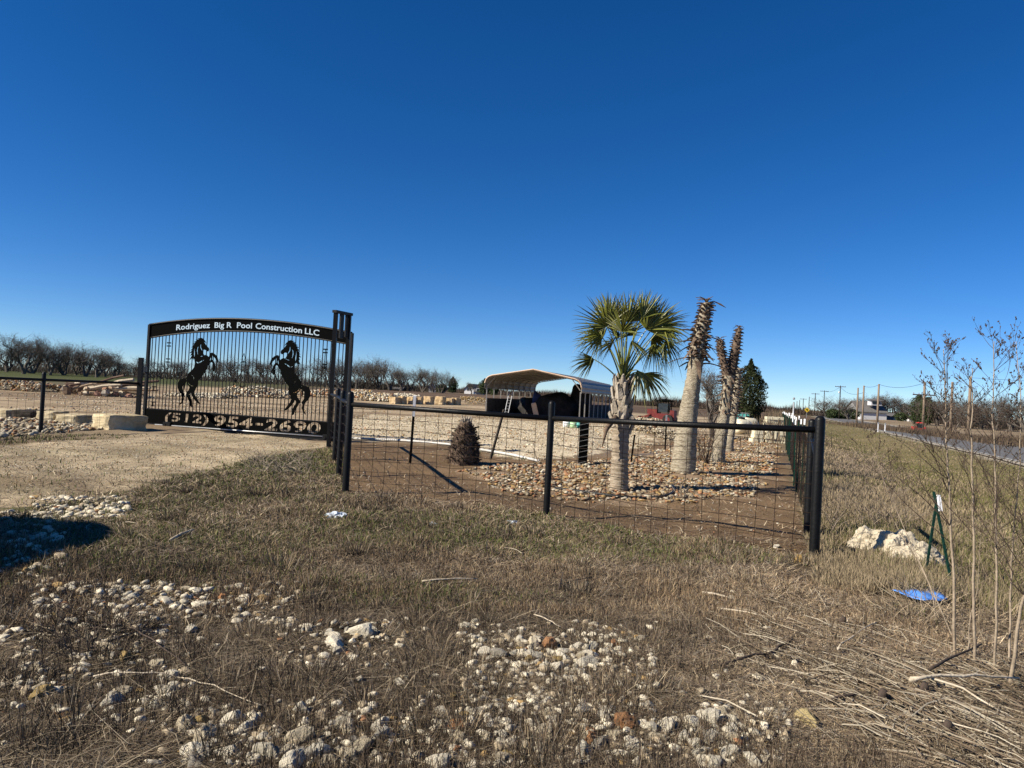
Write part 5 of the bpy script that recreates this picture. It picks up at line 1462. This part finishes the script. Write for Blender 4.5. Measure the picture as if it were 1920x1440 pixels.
sapling(1790, 1235, [(1788, 1080, 0), (1778, 900, .02), (1773, 770, .05), (1769, 655, .1)], .020, 'leftmost tall bare sapling with pale stem and branches spreading left', 1, 16, .8, zmin=.42, left=.35)
sapling(1828, 1252, [(1826, 1120, 0), (1824, 900, 0), (1822, 790, 0), (1823, 690, 0)], .019, 'second bare sapling from the left with broken top', 2, 8, .5, leafy=False)
sapling(1866, 1262, [(1868, 1100, 0), (1866, 900, .05), (1862, 770, .05), (1864, 640, .1)], .016, 'third bare sapling from the left, reaching highest', 3, 15, .7, zmin=.45)
sapling(1893, 1288, [(1908, 1180, 0), (1935, 1050, 0), (1990, 900, .1), (2010, 640, .1)], .022, 'thick pale sapling leaning right out of the picture', 4, 14, .8, left=.5)
sapling(1890, 1250, [(1894, 1150, .3), (1900, 1000, .3), (1915, 800, .3), (1905, 640, .4)], .014, 'thin grey sapling near the right picture edge', 5, 14, .65, zmin=.4, left=.4)
sapling(1812, 1240, [(1822, 1150, .3), (1832, 1100, .35), (1838, 1000, .4)], .008, 'short thin sapling stem between the two leftmost tall ones', 6, 4, .3, leafy=False)
sapling(1760, 1190, [(1740, 1090, .6), (1680, 985, .8), (1640, 905, .8)], .009, 'slender stem leaning left over the cement lumps', 7, 5, .45, leafy=False)
sapling(1800, 1210, [(1700, 1000, 1.2), (1650, 880, 1.4), (1640, 820, 1.4)], .008, 'thin dark stem leaning far left across the verge', 8, 6, .5)
sapling(1540, 1010, [(1570, 975, .4), (1610, 925, .6), (1628, 905, .7)], .010, 'pale dead branch rising right from the corner post', 9, 8, .4, leafy=False, zmin=.3)
# tangled dry brush behind the corner post and to its right
def tangle(name, px0, px1, py0, py1, n, h, r, col, label, dens=1):
    mb = MB()
    for i in range(n):
        p = on(U(px0, px1), U(py0, py1)); a = U(0, 2*PI); L = U(.15, .55)*h*1.6; el = U(.05, 1.2)
        d = V((math.cos(a)*math.cos(el), math.sin(a)*math.cos(el), math.sin(el))); pts = [p+V((0, 0, -.01))]
        for k in range(4): d = (d+V((U(-.4, .4), U(-.4, .4), U(-.35, .1)))).normalized(); q = pts[-1]+d*L/4; q.z = max(q.z, H(q.x, q.y)+.005); pts.append(q)
        c = np.array(col)*U(.5, 1.5); mb.tube(pts, [r, r*.8, r*.7, r*.5, r*.3], 3, False, tuple(c))
    return tag(mb.build(name, M['blade']), label, 'dry weeds', kind='stuff')
tangle('dry_brush', 1545, 1700, 880, 1010, 1500, .55, .005, (.20, .16, .12), 'grey tangled dry brush right of the corner post')
tangle('dry_brush', 1560, 1660, 850, 900, 900, .6, .006, (.22, .175, .13), 'brown weeds on the verge behind the corner post')
tangle('dry_brush', 1660, 1920, 960, 1180, 1300, .45, .004, (.24, .19, .13), 'dry weeds around the saplings and leaning green posts')
tangle('twig_heap', 460, 590, 855, 890, 600, .45, .006, (.24, .20, .15), 'low heap of grey twigs and straw left of the side fence')
tangle('dry_brush', 60, 260, 1150, 1230, 350, .3, .004, (.08, .06, .045), 'dark stubble among the left stones')
tangle('dry_brush', 120, 620, 900, 960, 500, .25, .004, (.12, .09, .07), 'dark stubble beside the gravel drive')

# ------------------------------------------------------------------ grass, straw, stubble
CLEAR = [(4.2, 8.8, .30), (4.6, 8.4, .34), (4.9, 8.0, .34), (3.45, 6.55, .22), (3.75, 6.45, .24), (-.92, 4.8, .16), (3.05, 7.62, .2)]
def blades(name, x, y, L, wd, lean, az, col, label, cat='dry grass', lift=0.0, curve=.0):
    k_ = np.ones(len(x), bool)
    for cx_, cy_, cr__ in CLEAR: k_ &= (x-cx_)**2+(y-cy_)**2 > cr__**2
    x, y, L, wd, lean, az, col = x[k_], y[k_], L[k_], wd[k_], lean[k_], az[k_], col[k_]
    n = len(x); z = HN(x, y)+lift
    s, c = np.sin(lean), np.cos(lean)
    d = np.c_[np.cos(az)*s, np.sin(az)*s, c]*L[:, None]
    view = np.arctan2(y, x); pa = view+PI/2+rng.uniform(-.9, .9, n)
    wv = np.c_[np.cos(pa), np.sin(pa), 0*pa]*(wd/2)[:, None]
    # flat lying pieces get their width across their own direction
    ly = lean > 1.2
    wv[ly] = (np.c_[-np.sin(az), np.cos(az), 0*az]*(wd/2)[:, None])[ly]
    b = np.c_[x, y, z]
    midp = b+d*.55+np.c_[rng.normal(0, .06, n), rng.normal(0, .06, n), rng.uniform(0, .08, n)]*L[:, None]
    tip = b+d; tip[:, 2] = np.maximum(tip[:, 2], z+.002)
    vs = np.stack([b-wv, b+wv, midp-wv*.8, midp+wv*.8, tip], 1).reshape(-1, 3)
    base = (np.arange(n)*5)[:, None]
    f = np.concatenate([base+np.array([[0, 1, 3]]), base+np.array([[0, 3, 2]]), base+np.array([[2, 3, 4]])])
    return tag(npmesh(name, vs, f, np.repeat(col, 5, 0), M['blade']), label, cat, kind='stuff')
def sample(n, r0, r1, half=.68, k=2.0):
    u = rng.random(n)
    r = 1/(1/r0+(1/r1-1/r0)*u) if k == 2 else (r0**.5+(r1**.5-r0**.5)*u)**2
    a = rng.uniform(-half, half, n)
    return r*np.sin(a), r*np.cos(a)
def masks(x, y):
    q, p = QP(x, y)
    bed = inpoly(x, y, BED); drv = inpoly(x, y, DRIVE)
    return q, p, bed, drv
RC = [G(a, b) for a, b in ((200, 1135), (330, 1130), (440, 1135), (160, 1290), (260, 1300), (60, 1290), (640, 1205), (980, 1205), (1080, 1225), (1120, 1260), (930, 1240), (500, 1390), (700, 1400), (900, 1390), (1100, 1390), (1250, 1400), (1380, 1390), (150, 955), (60, 1040))]
RR = [.75, .8, .7, .45, .45, .35, .42, .42, .45, .4, .35, .35, .5, .5, .5, .45, .4, .8, .7]
def rockd(x, y):
    m_ = np.zeros(len(x))
    for c, r_ in zip(RC, RR): m_ = np.maximum(m_, np.clip(1.4-np.hypot((x-c.x), (y-c.y)*1.3)/r_, 0, 1))
    return m_
PAL = np.array([(.30, .235, .15), (.20, .150, .095), (.13, .095, .062), (.085, .062, .042), (.24, .205, .16), (.36, .30, .20)])
# lying straw litter
x, y = sample(760000, 2.2, 16)
q, p, bed, drv = masks(x, y)
keep = (q < 8) & ~(bed & (rng.random(len(x)) > .10)) & ~(drv & (rng.random(len(x)) > .10)) & ~(y > 13.5)
keep &= rng.random(len(x)) > rockd(x, y)*.60
keep &= (vn(x*1.4, y*1.4, 70)+rng.random(len(x))*.8 > .45)
x, y = x[keep], y[keep]; n = len(x); r = np.hypot(x, y)
ci = rng.choice(6, n, p=[.20, .24, .22, .16, .12, .06]); cc = PAL[ci]*rng.uniform(.45, 1.45, (n, 1))
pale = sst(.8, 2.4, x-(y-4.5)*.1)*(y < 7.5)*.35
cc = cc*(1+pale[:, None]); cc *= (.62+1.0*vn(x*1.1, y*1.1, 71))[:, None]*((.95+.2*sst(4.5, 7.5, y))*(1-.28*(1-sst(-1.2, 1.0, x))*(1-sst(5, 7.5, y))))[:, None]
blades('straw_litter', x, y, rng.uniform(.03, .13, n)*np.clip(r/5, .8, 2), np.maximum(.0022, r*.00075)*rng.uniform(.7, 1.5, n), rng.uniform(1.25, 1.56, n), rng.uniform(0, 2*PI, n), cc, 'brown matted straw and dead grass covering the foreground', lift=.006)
# standing stubble, in tufts
nt_ = 4600
tx, ty = sample(nt_, 2.3, 15)
q, p, bed, drv = masks(tx, ty)
keep = (q < 7.5) & ~bed & ~drv & (vn(tx*.9, ty*.9, 73) > .40) & (rng.random(len(tx)) > rockd(tx, ty)*.35) & ~((tx < -3.5) & (ty < 9) & (ty > 7.2) & (tx < -4.2))
tx, ty = tx[keep], ty[keep]
k = 13; x = np.repeat(tx, k)+rng.normal(0, .05, len(tx)*k)*np.repeat(rng.uniform(.4, 1.4, len(tx)), k); y = np.repeat(ty, k)+rng.normal(0, .05, len(tx)*k)
n = len(x); r = np.hypot(x, y); hh = np.repeat(np.where(ty < 6.3, rng.uniform(.03, .15, len(tx)), rng.uniform(.02, .10, len(tx))), k)*rng.uniform(.5, 1.25, n)*np.clip(r/7, .85, 1.25)
cc = PAL[rng.choice(6, n, p=[.18, .25, .25, .17, .12, .03])]*np.repeat(rng.uniform(.5, 1.15, (len(tx), 1)), k, 0)
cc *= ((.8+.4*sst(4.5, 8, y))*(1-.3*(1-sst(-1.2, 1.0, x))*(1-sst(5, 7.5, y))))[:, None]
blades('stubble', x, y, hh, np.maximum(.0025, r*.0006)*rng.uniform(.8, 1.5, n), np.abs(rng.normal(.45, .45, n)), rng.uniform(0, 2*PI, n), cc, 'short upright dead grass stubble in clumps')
tx, ty = sample(2600, 2.4, 7.5)
q, p, bed, drv = masks(tx, ty); keep = (vn(tx*1.7, ty*1.7, 74) > .46) & (q < 4) & ~drv; tx, ty = tx[keep], ty[keep]
k = 8; x = np.repeat(tx, k)+rng.normal(0, .06, len(tx)*k); y = np.repeat(ty, k)+rng.normal(0, .05, len(tx)*k); n = len(x)
cc = np.array([(.050, .036, .026), (.085, .062, .042), (.16, .125, .085)])[rng.choice(3, n, p=[.45, .38, .17])]*rng.uniform(.6, 1.3, (n, 1))
blades('dark_weeds', x, y, rng.uniform(.05, .19, n), rng.uniform(.0022, .0042, n), np.abs(rng.normal(.35, .42, n)), rng.uniform(0, 2*PI, n), cc, 'thin dark dead weed stems standing among the foreground stones')
nc = 330
tx, ty = sample(nc, 2.6, 12.5, .66)
q, p, bed, drv = masks(tx, ty); keep = (q < 3.5) & ~bed & ~drv & (vn(tx*.8, ty*.8, 75) > .35) & (rng.random(nc) > rockd(tx, ty)*.5); tx, ty = tx[keep], ty[keep]
ex = [on(a_, b_) for a_, b_ in ((1560, 1090), (1600, 1085), (1640, 1100), (1440, 1140), (1450, 1150), (1500, 1060), (1560, 1210), (1620, 1200), (1300, 1080), (200, 1180), (170, 1160), (880, 1140), (560, 1190), (250, 1010), (330, 1060), (1180, 1300), (150, 1120), (470, 930), (700, 960), (860, 955))]
tx = np.r_[tx, [e_.x for e_ in ex]]; ty = np.r_[ty, [e_.y for e_ in ex]]
k = 75; rad = rng.uniform(.05, .15, len(tx)); aa = rng.uniform(0, 2*PI, len(tx)*k); rr_ = np.repeat(rad, k)*rng.uniform(0, 1, len(tx)*k)**.6
x = np.repeat(tx, k)+np.cos(aa)*rr_*1.4; y = np.repeat(ty, k)+np.sin(aa)*rr_; n = len(x); r = np.hypot(x, y)
hh = np.repeat(rng.uniform(.07, .20, len(tx)), k)*rng.uniform(.35, 1.1, n)
tone = np.repeat(rng.uniform(.35, 1.15, len(tx)), k)[:, None]
cc = PAL[rng.choice(6, n, p=[.25, .22, .2, .15, .14, .04])]*tone*rng.uniform(.6, 1.35, (n, 1))
blades('grass_tussocks', x, y, hh, np.maximum(.0026, r*.0006)*rng.uniform(.8, 1.5, n), rr_/np.repeat(rad, k)*.55+np.abs(rng.normal(0, .25, n)), aa+rng.normal(0, .5, n), cc, 'scattered tussocks of dead grey brown grass')
# low green winter grass in the middle ground
x, y = sample(260000, 4.2, 22)
q, p, bed, drv = masks(x, y)
gm = vn(x/1.8, y/1.8, 12)
keep = (q < 1.5) & ~bed & ~(drv & (rng.random(len(x)) > .06)) & (gm+rng.random(len(x))*.35 > .54) & (y > 4.5+2.2*vn(x/1.1, y/1.1, 19)+.8*rng.random(len(x))) & (x < 3.5) & (y < 20)
keep |= (~bed) & (q < 0) & (x < -7) & (y > 12) & (y < 21) & ~drv & (rng.random(len(x)) < .8)
x, y = x[keep], y[keep]; n = len(x); r = np.hypot(x, y)
gc = np.array([(.085, .115, .026), (.13, .145, .04), (.22, .185, .09), (.12, .09, .055)])[rng.choice(4, n, p=[.42, .28, .18, .12])]*rng.uniform(.6, 1.25, (n, 1))
blades('green_grass', x, y, rng.uniform(.03, .085, n), np.maximum(.0028, r*.0007)*rng.uniform(.8, 1.4, n), rng.uniform(.1, 1.1, n), rng.uniform(0, 2*PI, n), gc, 'low green winter grass between the stones and the fence', 'grass')
# brown stand of taller dead grass along the fence line and behind
x, y = sample(260000, 5.5, 20)
q, p, bed, drv = masks(x, y)
keep = (q < 1.2) & ~(bed & (rng.random(len(x)) > .05)) & ~drv & (vn(x*.7+3, y*.7, 77)+rng.random(len(x))*.5 > .60) & ((vn(x/1.8, y/1.8, 12) < .55) | (rng.random(len(x)) < .3)) & (y < 19)
x, y = x[keep], y[keep]; n = len(x); r = np.hypot(x, y)
cc = PAL[rng.choice(6, n, p=[.24, .24, .2, .12, .12, .08])]*rng.uniform(.45, 1.4, (n, 1))*np.array([1, .93, .88])
blades('dead_grass', x, y, rng.uniform(.02, .085, n)*(.4+1.2*vn(x*2.2, y*2.2, 90)), np.maximum(.0026, r*.0006)*rng.uniform(.7, 1.4, n), np.abs(rng.normal(.7, .5, n)), rng.uniform(0, 2*PI, n), cc, 'brown dead grass standing between the fence and the gravel drive')
# verge grass beyond the fence
x, y = sample(420000, 7.5, 130)
q, p, bed, drv = masks(x, y)
keep = (q > .35) & (q < 8.15)
x, y, q = x[keep], y[keep], q[keep]; n = len(x); r = np.hypot(x, y)
gmix = np.clip(sst(1.6, 4.0, q)*.75+(vn(x/2.5, y/2.5, 80)-.5)*1.2, 0, 1)
g1 = np.array((.125, .122, .045)); g2 = np.array((.24, .19, .12))
pick = (rng.random(n) < gmix*.88)[:, None]
cc = np.where(pick, g1, g2)*rng.uniform(.55, 1.3, (n, 1))
hgt = rng.uniform(.05, .16, n)*(1+1.0*np.exp(-((q-1.4)/.9)**2)); hgt *= np.where(q > 5, .7, 1)
hgt *= .68*np.clip(16/r, .5, 1)**.5
blades('verge_grass', x, y, hgt, np.maximum(.004, r*.0007)*rng.uniform(.8, 1.5, n), np.abs(rng.normal(.45, .4, n)), rng.uniform(0, 2*PI, n), cc, 'tan and green grass verge between the roadside fence and the road', 'grass')
# straw pile of long reeds at the lower right
n = 1350
PX = 1250+740*rng.uniform(0, 1, n)**.55; PY = 1130+(PX-1300)*.36+rng.normal(35, 75, n)
ok = (PY > 1120) & (PY < 1480); PX, PY = PX[ok], PY[ok]
pts = np.array([on(a, b)[:] for a, b in zip(PX, PY)])
n = len(pts); az = np.where(rng.random(n) < .68, rng.normal(-1.0, .28, n), rng.uniform(-3, 3, n)); L = rng.uniform(.05, .62, n)**1.2
cc = np.array([(.30, .255, .185), (.42, .37, .28), (.18, .135, .09), (.09, .07, .045)])[rng.choice(4, n, p=[.30, .14, .32, .24])]*rng.uniform(.6, 1.15, (n, 1))
V_ = []; F_ = []; C_ = []
for i in range(n):
    d = np.array((math.cos(az[i]), math.sin(az[i]), 0)); s = np.array((-d[1], d[0], 0)); w_ = rng.uniform(.0012, .0042)
    h0 = rng.uniform(.005, .06); b = pts[i]+np.array((0, 0, h0)); e = b+d*L[i]; e[2] = H(e[0], e[1])+rng.uniform(.005, .06); mdl = (b+e)/2+np.array((0, 0, rng.uniform(.0, .03)))+s*rng.normal(0, .015)
    up = np.array((0, 0, w_*1.2))
    k = len(V_)*1
    base = len(V_)
    for q_ in (b, mdl, e): V_ += [q_-s*w_, q_+up, q_+s*w_]
    for j in (0, 3): F_ += [(base+j, base+j+1, base+j+4, base+j+3), (base+j+1, base+j+2, base+j+5, base+j+4)]
    C_ += [cc[i]]*9
tag(npmesh('reed_straw', np.array(V_), np.array(F_), np.array(C_), M['blade']), 'bleached reed stalks strewn in a swathe at the lower right', 'straw', kind='stuff')

x, y = sample(6500, 2.4, 11)
q, p, bed, drv = masks(x, y); keep = (q < 6) & (rng.random(len(x)) > rockd(x, y)*.6) & ~bed & ~drv; x, y = x[keep], y[keep]; n = len(x)
blades('loose_stalks', x, y, rng.uniform(.10, .42, n), np.maximum(.003, np.hypot(x, y)*.0007)*rng.uniform(.8, 1.6, n), rng.uniform(1.42, 1.56, n), rng.uniform(0, 2*PI, n), np.array([(.34, .28, .19), (.22, .17, .11), (.09, .065, .045)])[rng.choice(3, n, p=[.4, .3, .3])]*rng.uniform(.7, 1.2, (n, 1)), 'single long dry stalks lying over the matted grass', lift=.02)
# ------------------------------------------------------------------ unseen boulder shape, added to cast the shadow falling in from the left
bm = bmesh.new(); bmesh.ops.create_icosphere(bm, subdivisions=5, radius=1)
for v in bm.verts:
    d = v.co.copy(); m_ = 1.0
    for n_, k_ in ((V((.2, .1, 1)).normalized(), .86), (V((1, .2, .1)).normalized(), .9), (V((-.3, -1, .2)).normalized(), .9)):
        c = n_.dot(d)
        if c > .05: m_ = min(m_, k_/c)
    m_ *= 1+.10*mnoise.noise(d*2)+.04*mnoise.noise(d*6)+.015*mnoise.noise(d*16); v.co = V((d.x*1.05, d.y*1.65, d.z*1.3))*m_
me = bpy.data.meshes.new('boulder'); bm.to_mesh(me); bm.free(); me.materials.append(M['rockobj'])
o = bpy.data.objects.new('boulder', me); o.location = (-6.35, 5.95, .55); link(o); tag(o, 'unseen rock shape added just left of the picture to cast the left shadow', 'boulder')
